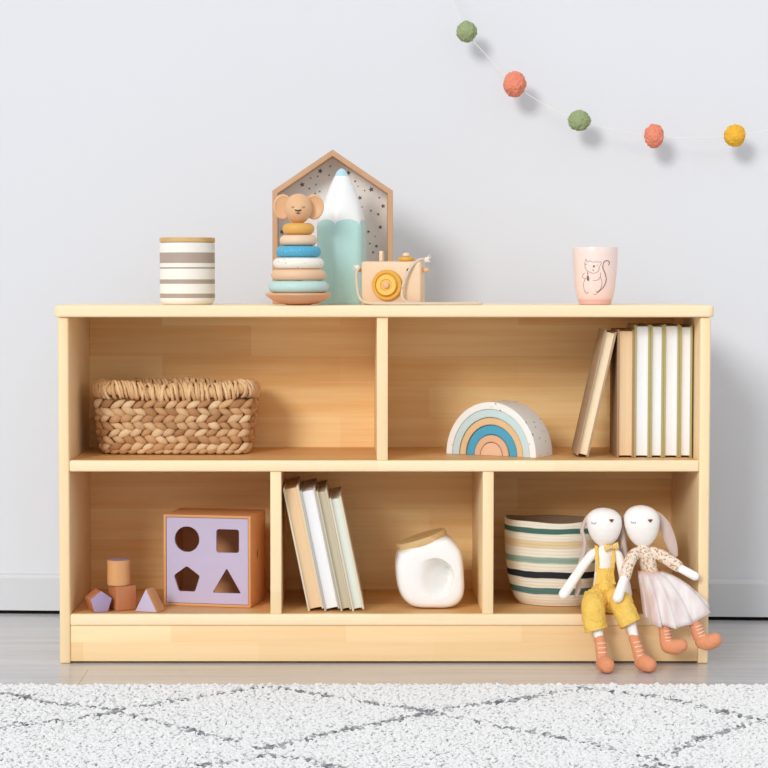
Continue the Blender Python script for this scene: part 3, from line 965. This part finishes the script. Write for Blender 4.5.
# two ramps are joined because one holds 32 stops at most; these fit in one
c = sbm.ramp(fz, [(z / .2, lin(q)) for z, q in bands])
an = sbm.n('ShaderNodeMath', operation='ARCTAN2'); sbm.l(sp.outputs[1], an.inputs[0]); sbm.l(sp.outputs[0], an.inputs[1])
cbv = sbm.n('ShaderNodeCombineXYZ'); sbm.l(sbm.math('MULTIPLY', an.outputs[0], 40), cbv.inputs[0]); sbm.l(sbm.math('MULTIPLY', sp.outputs[2], 300), cbv.inputs[1])
g = sbm.noise(cbv.outputs[0], 1, 2)
sbm.base(sbm.mix(sbm.math('MULTIPLY', g, .35), c, (.7, .68, .64, 1), 'MULTIPLY'))
sbm.bump(g, .35, .001)
sb = thing('rope_basket', 'round rope basket with cream, green and black stripes, behind the two dolls', 'basket', (.343, .152, ZB + .0004))
prof = [(.004, .0), (.070, .0), (.079, .0035), (.0855, .011), (.090, .022), (.0945, .037), (.0985, .057), (.1012, .08), (.1030, .105), (.1040, .135), (.1045, .164)]
pts = spline(prof, 10)
def basket_ring(r, z, wav=True):
    n = 96
    out = []
    for k in range(n):
        a = 2 * PI * k / n
        q = z / .164
        rr = r * (1 + .012 * q * math.sin(2 * a + .6) + .008 * q * math.sin(3 * a))
        zc = z + (q ** 3) * (.0018 * math.sin(a * 2 + 2.0) + .0012 * math.sin(a * 5) - .004 * max(0, math.sin(a)))
        out.append((rr * math.cos(a), .82 * rr * math.sin(a), zc))
    return out
rg = []
acc = 0; last = None; steps = []
for k in range(len(pts)):
    if last is not None: acc += math.hypot(pts[k][0] - last[0], pts[k][1] - last[1])
    last = pts[k]; steps.append(acc)
for i in range(190):
    d = acc * i / 189
    j = max(0, min(len(pts) - 2, int(np.searchsorted(steps, d)) - 1))
    u = (d - steps[j]) / max(1e-9, steps[j + 1] - steps[j])
    r, z = pts[j] + (pts[j + 1] - pts[j]) * u
    rip = .0011 * abs(math.sin(d / .0062 * PI))
    if z > .002: r += rip - .0008
    rg.append(basket_ring(max(.002, r), max(0, z)))
for r, z in ((.1025, .1655), (.1005, .164), (.0985, .13), (.095, .07), (.088, .03), (.072, .006), (.004, .005)):
    rg.append(basket_ring(r, z))
bm = B(); loft(bm, rg[:191])
bm.faces.ensure_lookup_table()
loft(bm, rg[190:], False, True, mi=1)
bmesh.ops.delete(bm, geom=[f for f in bm.faces if len(f.verts) > 4 and f.calc_center_median().z > .1], context='FACES')
bmesh.ops.remove_doubles(bm, verts=bm.verts, dist=1e-6)
obj('body', bm, [sbm.m, plain('shaded basket inside', (150, 124, 98), .95, .05, .1, 120, .4, 300)], sb, angle=180)  # inner faces coloured darker to stand for the shade inside
sbm.set(.9, .1)

# ------------------------------------------------------------------ dolls
skin = plain('white doll linen', (252, 247, 242), .9, .1, .03, 120, .35, 900, .0005)
ear_in = plain('pink grey ear cloth', (212, 192, 184), .9, .1, .05, 120, .3, 900)
boot_m = plain('terracotta boot cloth', (228, 154, 114), .85, .15, .05, 150, .3, 500)
lace_m = plain('pale lace thread', (250, 222, 200), .9, .1)
nose_m = plain('brown nose thread', (134, 74, 58), .8, .15)
lash_m = plain('blue grey lash thread', (142, 150, 176), .8, .15)
mus = NT('mustard crinkle cotton'); v = mus.coords()
g = mus.noise(v, 260, 3, .6); g2 = mus.noise(v, 60, 2)
mus.base(mus.mix(g2, lin((234, 184, 78)), lin((248, 214, 118)))); mus.bump(mus.math('ADD', g, mus.math('MULTIPLY', mus.noise(v, 120, 2), 1.5)), .8, .003); mus.set(.85, .12)
flo = NT('floral blouse cotton'); v = flo.coords()
n1 = flo.noise(v, 170, 2); n2 = flo.noise(flo.mapv(v, (1, 1, 1), (9, 4, 2)), 210, 2)
cf = flo.mix(flo.math('GREATER_THAN', n1, .60), lin((236, 218, 200)), lin((196, 140, 112)))
cf = flo.mix(flo.math('GREATER_THAN', n2, .62), cf, lin((170, 160, 116)))
flo.base(cf); flo.bump(n1, .3, .0008); flo.set(.9, .1)
plaid = NT('yellow plaid'); v = plaid.coords()
ck = plaid.n('ShaderNodeTexChecker'); ck.inputs['Scale'].default_value = 420; plaid.l(v, ck.inputs[0])
ck.inputs[1].default_value = lin((240, 214, 150)); ck.inputs[2].default_value = lin((214, 168, 96)); plaid.base(ck.outputs[0]); plaid.set(.85, .1)

def headrings(c, rx, ry, zs, lean=0):
    prof = [(0, .16), (.03, .38), (.09, .54), (.20, .73), (.34, .87), (.50, .97), (.64, 1.0), (.76, .97), (.86, .83), (.93, .64), (.975, .40), (1, .12)]
    out = []
    for q, k in prof:
        out.append([(c[0] + lean * (q - .5) + rx * k * math.cos(2 * PI * j / 28), c[1] + ry * k * math.sin(2 * PI * j / 28) - .004 * math.sin(q * PI), zs[0] + (zs[1] - zs[0]) * q) for j in range(28)])
    return out
def on_head(x, z, c, rx, ry, zs, lean=0):
    q = (z - zs[0]) / (zs[1] - zs[0])
    prof = [(0, .16), (.03, .38), (.09, .54), (.20, .73), (.34, .87), (.50, .97), (.64, 1.0), (.76, .97), (.86, .83), (.93, .64), (.975, .40), (1, .12)]
    for (a, ka), (b, kb) in zip(prof, prof[1:]):
        if a <= q <= b: k = ka + (kb - ka) * (q - a) / (b - a)
    xx = (x - c[0] - lean * (q - .5)) / (rx * k)
    return c[1] - ry * k * math.sqrt(max(0, 1 - xx * xx)) - .004 * math.sin(q * PI)

def doll_body(root, headp, chains):
    bm = B()
    loft(bm, headrings(*headp))
    for pts, rad in chains: tube(bm, pts, rad, 14, 5)
    o = obj('body', bm, skin, root)
    return remesh(o, .0014, 5)

def ear(root, pts, rad, m=None, ref=(0, -1, 0)):
    bm = B(); tube(bm, pts, rad, 14, 6, ref=ref)
    o = obj('ear', bm, m or ear_in, root)
    return o
def boot(root, shaft, shoe, lace_dir):
    bm = B()
    tube(bm, shaft[0], shaft[1], 14, 4)
    tube(bm, shoe[0], shoe[1], 16, 5)
    o = remesh(obj('boot', bm, boot_m, root), .0012, 4)
    wrinkle(o, .0007, 160, 3)
    a, b = Vector(shaft[0][0]), Vector(shaft[0][-1])
    for k in range(4):
        u = .2 + .22 * k
        c = a.lerp(b, u)
        r = shaft[1][0] * 1.0
        d = Vector(lace_dir).normalized()
        side = (b - a).normalized().cross(d).normalized()
        bm = B()
        pp = []
        for s in (-1, -.5, 0, .5, 1):
            pp.append(c + d * (r * math.cos(s * .75) + .0004) + side * (r * math.sin(s * .75)))
        tube(bm, pp, .0010, 6, 3)
        obj('lace', bm, lace_m, o)
    return o

# --- doll in mustard overalls
d1 = thing('bunny_doll', 'cloth bunny doll in mustard yellow overalls and bow tie sitting on the lower shelf edge', 'doll', (0, 0, 0), 0, 'cloth bunny dolls')
h1 = ((.4158, .024, 0), .0335, .027, (.2200, .2925), -.003)
doll_body(d1, h1, [
    ([(.4165, .024, .232), (.4170, .023, .218), (.4175, .022, .204), (.4165, .023, .175), (.4160, .025, .140), (.4155, .026, .122)], [(.0095, .0095), (.0105, .010), (.0195, .0125), (.0195, .014), (.022, .016), (.022, .018)]),
    ([(.402, .021, .209), (.393, .018, .2045), (.377, .012, .187), (.363, .006, .168), (.350, .001, .150), (.3375, -.004, .1325)], [.0085, .0090, .0092, .0092, .0098, .0102]),
    ([(.432, .021, .209), (.4415, .020, .203), (.4480, .018, .185), (.4520, .016, .165), (.4555, .012, .147), (.4580, .008, .130)], [.0085, .0090, .0092, .0092, .0096, .0098]),
    ([(.406, .018, .1165), (.396, -.018, .1165), (.392, -.040, .104), (.394, -.048, .080), (.3985, -.056, .057), (.401, -.066, .040)], [.013, .0125, .0115, .0105, .0085, .0070]),
    ([(.427, .018, .1165), (.441, -.018, .1165), (.450, -.040, .104), (.457, -.048, .084), (.4625, -.054, .063), (.467, -.062, .042)], [.013, .0125, .0115, .0105, .0085, .0070]),
])
bm = B()
tube(bm, [(.4167, .0245, .1700), (.4165, .0245, .164), (.4160, .0245, .150), (.4160, .023, .135), (.4155, .020, .1235)], [(.0215, .0150), (.0255, .0165), (.0320, .019), (.0370, .023), (.0380, .023)], 20, 5)
tube(bm, [(.4155, .020, .121), (.400, -.002, .1205), (.392, -.022, .119)], [.024, .0240, .0225], 16, 5)
tube(bm, [(.4155, .020, .121), (.432, -.002, .1205), (.445, -.022, .119)], [.024, .0235, .0205], 16, 5)
for v_ in bm.verts:
    if v_.co.z < .0965 and v_.co.y > -.006: v_.co.z = .0965
hips = remesh(obj('overalls', bm, mus.m, d1), .0014, 4)
wrinkle(hips, .0028, 95, 1)
wrinkle(hips, .0012, 260, 4)
for v_ in hips.data.vertices:
    if v_.co.z < .0952 and v_.co.y > -.008: v_.co.z = .0952
def trouser(pts, rads, n=36, th=.0012):
    bm = B()
    full = spline([(*p, r) for p, r in zip(pts, rads)], 6)
    C = [Vector(f[:3]) for f in full]; rr = [f[3] for f in full]
    def rings(dr, rev=False):
        out = []
        for i in range(len(C)):
            t_ = (C[min(i + 1, len(C) - 1)] - C[max(0, i - 1)]).normalized()
            b = Vector((1, 0, 0)); b = (b - t_ * b.dot(t_)).normalized(); a = t_.cross(b)
            q = i / (len(C) - 1)
            row = []
            for j in range(n):
                an = 2 * PI * j / n
                r = rr[i] + dr + q * .0010 * math.sin(5 * an + 2 * q) + .0009 * mnoise.noise(Vector((C[i].x * 90 + math.cos(an) * 2, math.sin(an) * 2, C[i].z * 130)))
                row.append(tuple(C[i] + b * (r * math.cos(an)) + a * (r * math.sin(an))))
            out.append(row)
        return out
    o_, i_ = rings(0), rings(-th)
    loft(bm, o_ + i_[::-1], True, True)
    for v_ in bm.verts:
        if v_.co.z < .0965 and v_.co.y > -.004: v_.co.y = -.004 if v_.co.z < .085 else v_.co.y
    return obj('trouser_leg', bm, mus.m, hips, angle=180)
trouser([(.391, -.022, .1195), (.3885, -.036, .113), (.3885, -.0440, .099), (.3905, -.0460, .084), (.3935, -.048, .072)], [.0222, .0222, .0220, .0216, .0218])
trouser([(.440, -.022, .1195), (.443, -.036, .115), (.447, -.0440, .105), (.4520, -.0470, .093), (.4570, -.050, .083)], [.0218, .0216, .0212, .0208, .0210])
# bib: a curved panel on the chest, and two straps over the shoulders
bm = B()
rows = []
for z, hw, yy in ((.150, .020, .0000), (.160, .0175, .0012), (.170, .0165, .0026), (.1775, .0160, .0040), (.1795, .0162, .0040)):
    top = [(.4165 + hw * s, yy + .0052 * s * s - .0008, z) for s in (-1, -.66, -.33, 0, .33, .66, 1)]
    bot = [(.4165 + hw * s, yy + .0052 * s * s + .0016, z) for s in (1, .66, .33, 0, -.33, -.66, -1)]
    rows.append(top + bot)
loft(bm, rows); obj('bib', bm, mus.m, hips)
for s in (-1, 1):
    bm = B()
    x = .4165 + s * .0142
    tube(bm, [(x, .0105, .174), (x + s * .0005, .0068, .188), (x + s * .0010, .0080, .203), (x + s * .0015, .0150, .2165), (x + s * .001, .024, .2205), (x, .034, .214), (x - s * .002, .0395, .190), (x - s * .004, .0425, .165)], [(.0034, .0012)] * 8, 10, 5, ref=(0, -1, .2))
    obj('shoulder_strap', bm, mus.m, hips)
bm = B()
bc_ = (.4275, .0050, .2205)
for s in (-1, 1):
    tube(bm, [(bc_[0], bc_[1], bc_[2]), (bc_[0] + s * .006, bc_[1] - .0008, bc_[2] + s * .0012), (bc_[0] + s * .0118, bc_[1], bc_[2] + s * .002)], [(.0026, .0018), (.0056, .0028), (.0074, .0022)], 12, 4, ref=(0, -1, 0))
ball(bm, (bc_[0], bc_[1] - .0015, bc_[2]), (.0028, .0026, .0034), 10, 7)
obj('bow_tie', bm, plaid.m, d1, label='yellow plaid bow tie')
for side in (0, 1):
    if side == 0:
        p = [(.389, .030, .2790), (.3835, .033, .2700), (.3750, .030, .2500), (.3795, .027, .2310), (.3790, .030, .2100), (.3725, .032, .1880), (.3690, .030, .1650), (.3685, .026, .1420), (.3640, .022, .1250)]
        r = [(.0030, .0035), (.0040, .0045), (.0038, .0060), (.0042, .0070), (.0045, .0075), (.0044, .0080), (.0046, .0080), (.0052, .0070), (.0040, .0050)]
    else:
        p = [(.4420, .034, .2780), (.4480, .038, .2680), (.4530, .040, .2500), (.4545, .040, .2280), (.4575, .040, .2060), (.4600, .038, .1870)]
        r = [(.0030, .0035), (.0040, .0045), (.0052, .0060), (.0060, .0070), (.0062, .0075), (.0045, .0060)]
    ear(d1, p, r)
boot(d1, ([(.3990, -.0560, .0560), (.4005, -.0650, .0380), (.4020, -.0730, .0200)], [.0106, .0108, .0110]), ([(.4030, -.0740, .0150), (.4060, -.0850, .0150), (.4085, -.0960, .0142)], [.0135, .0155, .0140]), (0.15, -1, .25))
boot(d1, ([(.4625, -.0550, .0580), (.4680, -.0630, .0400), (.4725, -.0690, .0230)], [.0106, .0108, .0112]), ([(.4745, -.0700, .0155), (.4810, -.0800, .0155), (.4860, -.0900, .0145)], [.0135, .0158, .0142]), (0.3, -1, .25))
def face(root, hp, nose, eye, s=1):
    bm = B()
    x, z = nose
    P = [(-.0052, .0022), (-.002, .0030), (.002, .0030), (.0052, .0022), (.0022, -.0014), (0, -.0034), (-.0022, -.0014)]
    f_ = [(x + a, on_head(x + a, z + b, *hp) - .0010, z + b) for a, b in P]
    g_ = [(x + a * .9, on_head(x + a, z + b, *hp) + .0010, z + b * .9) for a, b in P]
    loft(bm, [g_, f_]); obj('nose', bm, nose_m, root)
    bm = B()
    x, z = eye
    arc = [(-.0042, .0006), (-.002, -.0010), (.0006, -.0014), (.0032, -.0006), (.0046, .0008)]
    tube(bm, [(x + a, on_head(x + a, z + b, *hp) - .0002, z + b) for a, b in arc], .0006, 6, 3)
    for a, b in ((-.0022, -.0010), (.0006, -.0014), (.003, -.0006)):
        tube(bm, [(x + a, on_head(x + a, z + b, *hp) - .0002, z + b), (x + a * 1.3, on_head(x + a * 1.3, z + b - .0022, *hp) - .0003, z + b - .0022)], .00045, 5)
    obj('closed_eye', bm, lash_m, root)
face(d1, h1, (.4262, .2712), (.3930, .2672))
face_eye2 = None

# --- doll in the pink skirt
d2 = thing('bunny_doll', 'cloth bunny doll in a floral blouse and pale pink skirt beside the right bookcase side', 'doll', (0, 0, 0), 0, 'cloth bunny dolls')
h2 = ((.4868, .022, 0), .0338, .027, (.2195, .2975), -.004)
doll_body(d2, h2, [
    ([(.4880, .022, .232), (.4895, .021, .218), (.4930, .020, .205), (.5000, .022, .178), (.5050, .024, .145), (.5070, .026, .122)], [(.0095, .0095), (.0105, .010), (.0190, .0125), (.0185, .0135), (.021, .016), (.022, .018)]),
    ([(.476, .012, .209), (.4665, .003, .202), (.4560, -.015, .186), (.4470, -.032, .167), (.4380, -.048, .148), (.4315, -.058, .134)], [.0085, .0088, .0088, .0088, .0092, .0098]),
    ([(.508, .017, .209), (.5200, .012, .205), (.5380, .000, .194), (.5540, -.010, .183), (.5690, -.017, .175), (.5810, -.019, .1685)], [.0085, .0088, .0085, .0082, .0082, .0085]),
    ([(.500, .016, .1165), (.510, -.020, .1165), (.5165, -.042, .104), (.5185, -.050, .084), (.519, -.054, .066)], [.0125, .0120, .0115, .0105, .0095]),
    ([(.518, .016, .1165), (.545, -.018, .1175), (.562, -.040, .110), (.570, -.050, .092), (.576, -.056, .074)], [.0125, .0120, .0115, .0105, .0095]),
])
bm = B()
tube(bm, [(.4900, .0205, .2165), (.4930, .0200, .205), (.5000, .022, .182), (.5050, .0235, .160)], [(.0145, .0120), (.0212, .0145), (.0205, .0155), (.0225, .0175)], 18, 5)
tube(bm, [(.476, .012, .209), (.4665, .003, .202), (.4560, -.015, .186), (.4485, -.029, .170)], [.0108, .0112, .0114, .0112], 14, 5, round_ends=True)
tube(bm, [(.508, .017, .209), (.5200, .012, .205), (.5380, .000, .194), (.5500, -.007, .1865)], [.0108, .0112, .0114, .0115], 14, 5)
bl = remesh(obj('blouse', bm, flo.m, d2), .0013, 3)
wrinkle(bl, .0010, 120, 5)
# skirt: waist ring to hem ring over the lap, the front hanging past the shelf edge
wc = Vector((.5045, .0215, .1720))
pink = plain('blush pink skirt lining', (226, 172, 156), .85, .15, .05, 40)
tul = NT('white tulle'); v = tul.coords()
tul.base(lin((246, 238, 236)))
tr = tul.n('ShaderNodeBsdfTransparent'); mxs = tul.n('ShaderNodeMixShader')
tul.l(tr.outputs[0], mxs.inputs[1]); tul.l(tul.b.outputs[0], mxs.inputs[2])
gn = tul.noise(tul.mapv(v, (52, 24, 9)), 1, 1, .4)
tul.l(tul.ramp(gn, [(.34, (.30, .30, .30, 1)), (.66, (.82, .82, .82, 1))]), mxs.inputs[0])
tul.l(mxs.outputs[0], tul.t.nodes['Material Output'].inputs[0]); tul.set(.9, .1)
hem = [(-90, .535, -.074, .0835), (-120, .511, -.071, .0850), (-145, .496, -.060, .0870), (-163, .489, -.036, .0960), (180, .487, -.008, .1030), (160, .489, .016, .1030), (130, .497, .040, .1010), (90, .512, .052, .1000), (50, .545, .044, .1000), (20, .572, .016, .1020), (5, .5830, -.010, .1060), (-14, .6045, -.036, .1180), (-35, .5980, -.055, .1085), (-60, .570, -.071, .0900)]
hem = sorted(hem, key=lambda q: q[0] % 360)
def hem_at(a):
    a %= 360
    H = hem + [(hem[0][0] + 360,) + hem[0][1:]]
    H = [((q[0] % 360) + (360 if i == len(H) - 1 else 0),) + q[1:] for i, q in enumerate(H)]
    if a < H[0][0]: a += 360
    if a >= H[-1][0]:
        q0, q1 = H[-1], (H[1][0] + 360,) + H[1][1:]
    for q0, q1 in zip(H, H[1:]):
        if q0[0] <= a <= q1[0]: break
    u = (a - q0[0]) / max(1e-6, q1[0] - q0[0]); u = u * u * (3 - 2 * u)
    return Vector(q0[1:]).lerp(Vector(q1[1:]), u)
def skirt(dr, zc, nfold, amp, seed, m, name, parent, th=.0006, hemd=0):
    bm = B()
    n = 168; NT_ = 16
    def ring_at(t_, off):
        row = []
        for j in range(n):
            a = 360 * j / n
            w = wc + Vector((.0235 * math.cos(R(a)), .0185 * math.sin(R(a)), 0))
            h = hem_at(a)
            front = max(0, -math.sin(R(a)))
            mid = Vector((w.x * .45 + h.x * .55, w.y * .35 + h.y * .65, w.z * .62 + h.z * .38 + .004 + .012 * front))
            p = w * (1 - t_) ** 2 + mid * (2 * t_ * (1 - t_)) + h * t_ * t_
            o2 = Vector((p.x - wc.x, p.y - wc.y - .0, .35 * (p.z - .12))); 
            if o2.length < 1e-5: o2 = Vector((0, -1, 0))
            o2.normalize()
            f_ = amp * (t_ ** .7) * (math.sin(nfold * R(a) + seed + .8 * math.sin(3 * R(a) + seed)) + .5 * math.sin((nfold * 1.7) * R(a) + seed * 2))
            p = p + o2 * (f_ + dr * min(1, t_ * 4 + .3) + off)
            p.z += .0012 * t_ ** 3 * math.sin(nfold * 1.3 * R(a)) + hemd * t_ ** 4 * (1 if p.y < -.02 else 0)
            if p.y > -.010: p.z = max(p.z, .0968 + zc)
            if .588 - p.x < 0 and p.y > -.0105: p.x = .588 - zc
            if p.x > .560 and p.y > -.0105 and p.x > .586 - zc: p.x = .586 - zc
            row.append(tuple(p))
        return row
    ts = [i / NT_ for i in range(NT_ + 1)]
    rows = [ring_at(t_, 0) for t_ in ts] + [ring_at(t_, -th) for t_ in ts[::-1]]
    loft(bm, rows, False, False)
    return obj(name, bm, m, parent, angle=180)
sk = skirt(0, 0, 8, .0036, .6, pink, 'skirt', d2)
skirt(.0034, .0008, 8, .0042, .9, tul.m, 'tulle_layer', sk, .0003, -.002)
bm = B()
rg = []
for k, z, e in ((1.0, .1690, .0005), (1.0, .1690, .0022), (1.0, .1745, .0022), (1.0, .1745, .0005)):
    rg.append([(wc.x + (.0235 + e) * math.cos(2 * PI * j / 40), wc.y + (.0185 + e) * math.sin(2 * PI * j / 40), z) for j in range(40)])
rg.append(rg[0]); loft(bm, rg, False, False); bmesh.ops.remove_doubles(bm, verts=bm.verts, dist=1e-6)
obj('waistband', bm, pink, sk)
ear(d2, [(.5120, .034, .2820), (.5210, .037, .2740), (.5330, .038, .2560), (.5420, .038, .2330), (.5490, .036, .2110), (.5540, .034, .2000)], [(.0032, .0045), (.0040, .0075), (.0040, .0108), (.0040, .0112), (.0038, .0090), (.0026, .0040)], ref=(-.9, 0, -.45))
ear(d2, [(.4620, .036, .2820), (.4570, .0480, .2700), (.4520, .0540, .2500), (.4500, .0560, .2280), (.4500, .0560, .2060), (.4515, .0540, .1900)], [(.0032, .0045), (.0040, .0060), (.0050, .0062), (.0050, .0066), (.0048, .0064), (.0030, .0045)])
boot(d2, ([(.5190, -.0560, .0770), (.5200, -.0590, .0620), (.5215, -.0610, .0500)], [.0112, .0115, .0120]), ([(.5255, -.0620, .0450), (.5360, -.0670, .0440), (.5465, -.0720, .0475)], [.0140, .0145, .0130]), (0.6, -1, .25))
boot(d2, ([(.5740, -.0560, .0860), (.5790, -.0590, .0720), (.5840, -.0610, .0600)], [.0112, .0115, .0120]), ([(.5885, -.0620, .0525), (.5995, -.0670, .0525), (.6095, -.0720, .0580)], [.0140, .0148, .0135]), (0.6, -1, .25))
face(d2, h2, (.4985, .2712), (.4670, .2688))

# ------------------------------------------------------------------ pompom garland on the wall
gl = thing('pompom_garland', 'white string garland with five green, coral and mustard pompoms on the wall', 'garland', (0.001, .458, .0028))
def gy(x): return -.0565 * x + .021
pp = [(.1805, 1.2350, 'g', (.0205, .0215)), (.2808, 1.1262, 'c', (.0225, .0265)), (.4160, 1.0505, 'g', (.0225, .0210)), (.5715, 1.0178, 'c', (.0195, .0245)), (.7385, 1.0176, 'y', (.0215, .0225))]
gcol = {'g': ((172, 184, 142), (140, 156, 108)), 'c': ((240, 158, 132), (228, 130, 104)), 'y': ((244, 194, 82), (232, 172, 48))}
gname = {'g': 'moss green pompom', 'c': 'coral pompom', 'y': 'mustard yellow pompom'}
gm = {}
for k, (a, b) in gcol.items():
    t = NT(gname[k] + ' yarn'); v = t.coords()
    t.base(t.mix(t.noise(v, 260, 3, .6), lin(b), lin(a))); t.bump(t.noise(v, 500, 3), .6, .002); gm[k] = t.set(.95, .05)
pp = [(x * .9928, *q) for x, *q in pp]
bm = B()
gp = [(.05, 1.50), (.10, 1.405), (.148, 1.305), (.1805, 1.2350), (.223, 1.1850), (.2808, 1.1262), (.345, 1.083), (.4160, 1.0505), (.495, 1.029), (.5715, 1.0178), (.655, 1.0130), (.7385, 1.0176), (.82, 1.033), (.92, 1.075), (1.05, 1.16)]
tube(bm, [(x * .9928, gy(x * .9928), z) for x, z in gp], .0008, 6, 6)
obj('string', bm, plain('white string', (238, 236, 230), .9, .1), gl)
for i, (x, z, k, (rx, rz)) in enumerate(pp):
    bm = B()
    bmesh.ops.create_icosphere(bm, subdivisions=5, radius=1)
    for v_ in bm.verts:
        d = v_.co.normalized()
        q = 1 + .10 * mnoise.noise(d * 2.2 + Vector((i * 7, 0, 0))) + .10 * mnoise.noise(d * 7 + Vector((0, i * 5, 0))) + .09 * mnoise.noise(d * 15 + Vector((0, 0, i)))
        v_.co = Vector((d.x * rx * q, d.y * (rx + rz) / 2 * q * .95, d.z * rz * q))
        v_.co += Vector((x, gy(x), z))
    obj('pompom', bm, gm[k], gl, label=gname[k], angle=180)

# ------------------------------------------------------------------ shag rug
RX0, RX1, RY0, RY1 = -1.05, 1.05, -1.35, -.298
rug = thing('shag_rug', 'white shag rug with thin grey diamond lines on the floor in front of the bookcase', 'rug', (0, 0, 0))
bm = B(); box(bm, RX0, RX1, RY0, RY1, .0004, .0150, .006, 3); obj('backing', bm, plain('rug backing', (250, 249, 246), .95, .05, .0), rug)
lines = [[(-.93, -.60), (-.70, -.372), (-.559, -.495), (-.446, -.550), (-.33, -.455), (-.211, -.352), (-.10, -.435), (-.010, -.511), (.063, -.556), (.20, -.470), (.335, -.370), (.458, -.446), (.585, -.625), (.80, -.40), (1.02, -.62)],
         [(-.93, -.62), (-.76, -.86), (-.611, -.678), (-.503, -.612), (-.446, -.562), (-.322, -.692), (-.197, -.830), (-.082, -.706), (.063, -.570), (.138, -.641), (.26, -.76), (.385, -.905), (.479, -.748), (.588, -.640), (.78, -.90), (1.0, -.65)],
         [(-.76, -.88), (-.56, -1.15), (-.289, -.942), (-.190, -.874), (-.125, -.900), (.08, -1.15), (.26, -1.02), (.385, -.93), (.56, -1.15), (.78, -.92)],
         [(-.56, -1.17), (-.40, -1.33), (.08, -1.17), (.30, -1.33), (.56, -1.17), (.75, -1.33)]]
rng = np.random.default_rng(5)
sp_ = .0062
gx, gyy = np.meshgrid(np.arange(RX0 + .003, RX1 - .002, sp_), np.arange(RY0 + .003, RY1 - .001, sp_))
X = gx.ravel() + rng.uniform(-.0035, .0035, gx.size); Y = gyy.ravel() + rng.uniform(-.0035, .0035, gx.size)
N = X.size
dist = np.full(N, 9.0)
wob = .006 * np.sin(X * 90) * np.sin(Y * 70 + 1)
for L in lines:
    for (ax_, ay_), (bx_, by_) in zip(L, L[1:]):
        ay_ += .036; by_ += .036
        dx, dy = bx_ - ax_, by_ - ay_
        u = np.clip(((X - ax_) * dx + (Y - ay_) * dy) / (dx * dx + dy * dy), 0, 1)
        dist = np.minimum(dist, np.hypot(X - ax_ - u * dx, Y - ay_ - u * dy) + wob * .4)
patch = np.sin(X * 31 + 2 * np.sin(Y * 23)) * np.sin(Y * 37 + 2 * np.sin(X * 19))
dark = (dist < .0072 + .0045 * patch) & (rng.uniform(size=N) < .78)
grey = np.where(dark, rng.uniform(.45, 1.0, N), np.where((dist < .02) & (rng.uniform(size=N) < .10), rng.uniform(.2, .6, N), 0.0))
H = rng.uniform(.0080, .0120, N); ang = rng.uniform(0, 2 * PI, N); ln = rng.uniform(.002, .010, N)
H = np.where(Y > RY1 - .02, H * .9, H)
ring_q = [(0.0, .0040), (.45, .0050), (.85, .0036), (1.0, .0010)]
nv = 4
verts = np.zeros((N, len(ring_q), nv, 3))
ph0_ = rng.uniform(0, 2 * PI, N)
for i, (q, r) in enumerate(ring_q):
    cx_ = X + np.cos(ang) * ln * q ** 1.7; cy_ = Y + np.sin(ang) * ln * q ** 1.7; cz_ = .0125 + H * q * (1 - .15 * q)
    for j in range(nv):
        a = ph0_ + 2 * PI * j / nv
        verts[:, i, j, 0] = cx_ + r * np.cos(a); verts[:, i, j, 1] = cy_ + r * np.sin(a); verts[:, i, j, 2] = cz_
idx = np.arange(N * len(ring_q) * nv).reshape(N, len(ring_q), nv)
quads = []
for i in range(len(ring_q) - 1):
    for j in range(nv):
        k = (j + 1) % nv
        quads.append(np.stack([idx[:, i, j], idx[:, i, k], idx[:, i + 1, k], idx[:, i + 1, j]], -1))
quads.append(idx[:, -1, :])
F = np.concatenate(quads)
me = bpy.data.meshes.new('pile')
me.vertices.add(N * len(ring_q) * nv); me.vertices.foreach_set('co', verts.ravel())
me.loops.add(F.size); me.loops.foreach_set('vertex_index', F.ravel().astype(np.int32))
me.polygons.add(len(F)); me.polygons.foreach_set('loop_start', np.arange(0, F.size, 4, dtype=np.int32))
me.update(calc_edges=True); me.validate()
me.polygons.foreach_set('use_smooth', np.ones(len(me.polygons), bool))
at = me.attributes.new('yarn', 'FLOAT', 'POINT')
at.data.foreach_set('value', np.repeat(grey, len(ring_q) * nv).astype(np.float32))
t = NT('shag yarn')
an_ = t.n('ShaderNodeAttribute'); an_.attribute_name = 'yarn'
t.base(t.mix(an_.outputs['Fac'], lin((254, 253, 251)), lin((118, 118, 124)))); t.set(.95, .05)
nrm_ = np.zeros((N * len(ring_q) * nv, 3))
me.vertices.foreach_get('co', (co_ := np.zeros(len(me.vertices) * 3)))
co_ = co_.reshape(-1, 4 * nv, 3)
cen_ = co_.mean(1, keepdims=True); cen_[:, :, 2] -= .016              # soft wool: normals lean upwards, away from the tuft's foot
nrm_ = co_ - cen_; nrm_ /= np.linalg.norm(nrm_, axis=2, keepdims=True)
me.normals_split_custom_set_from_vertices(nrm_.reshape(-1, 3).tolist())
me.materials.append(t.m)
po = bpy.data.objects.new('pile', me); COL.objects.link(po); po.parent = rug; po['kind'] = 'stuff'

# ------------------------------------------------------------------ move the origins of loosely placed things to their own base
def rebase(root, base):
    d = Vector(base)
    def walk(o):
        for c in o.children:
            if c.type == 'MESH': c.data.transform(Matrix.Translation(-d))
            walk(c)
    walk(root)
    root.location = root.location + d
rebase(d1, (.4160, .020, .0960))
rebase(d2, (.5070, .020, .0960))
rebase(gl, (.4130, -.002, 1.0505))
rebase(rug, (0, -.82, 0))
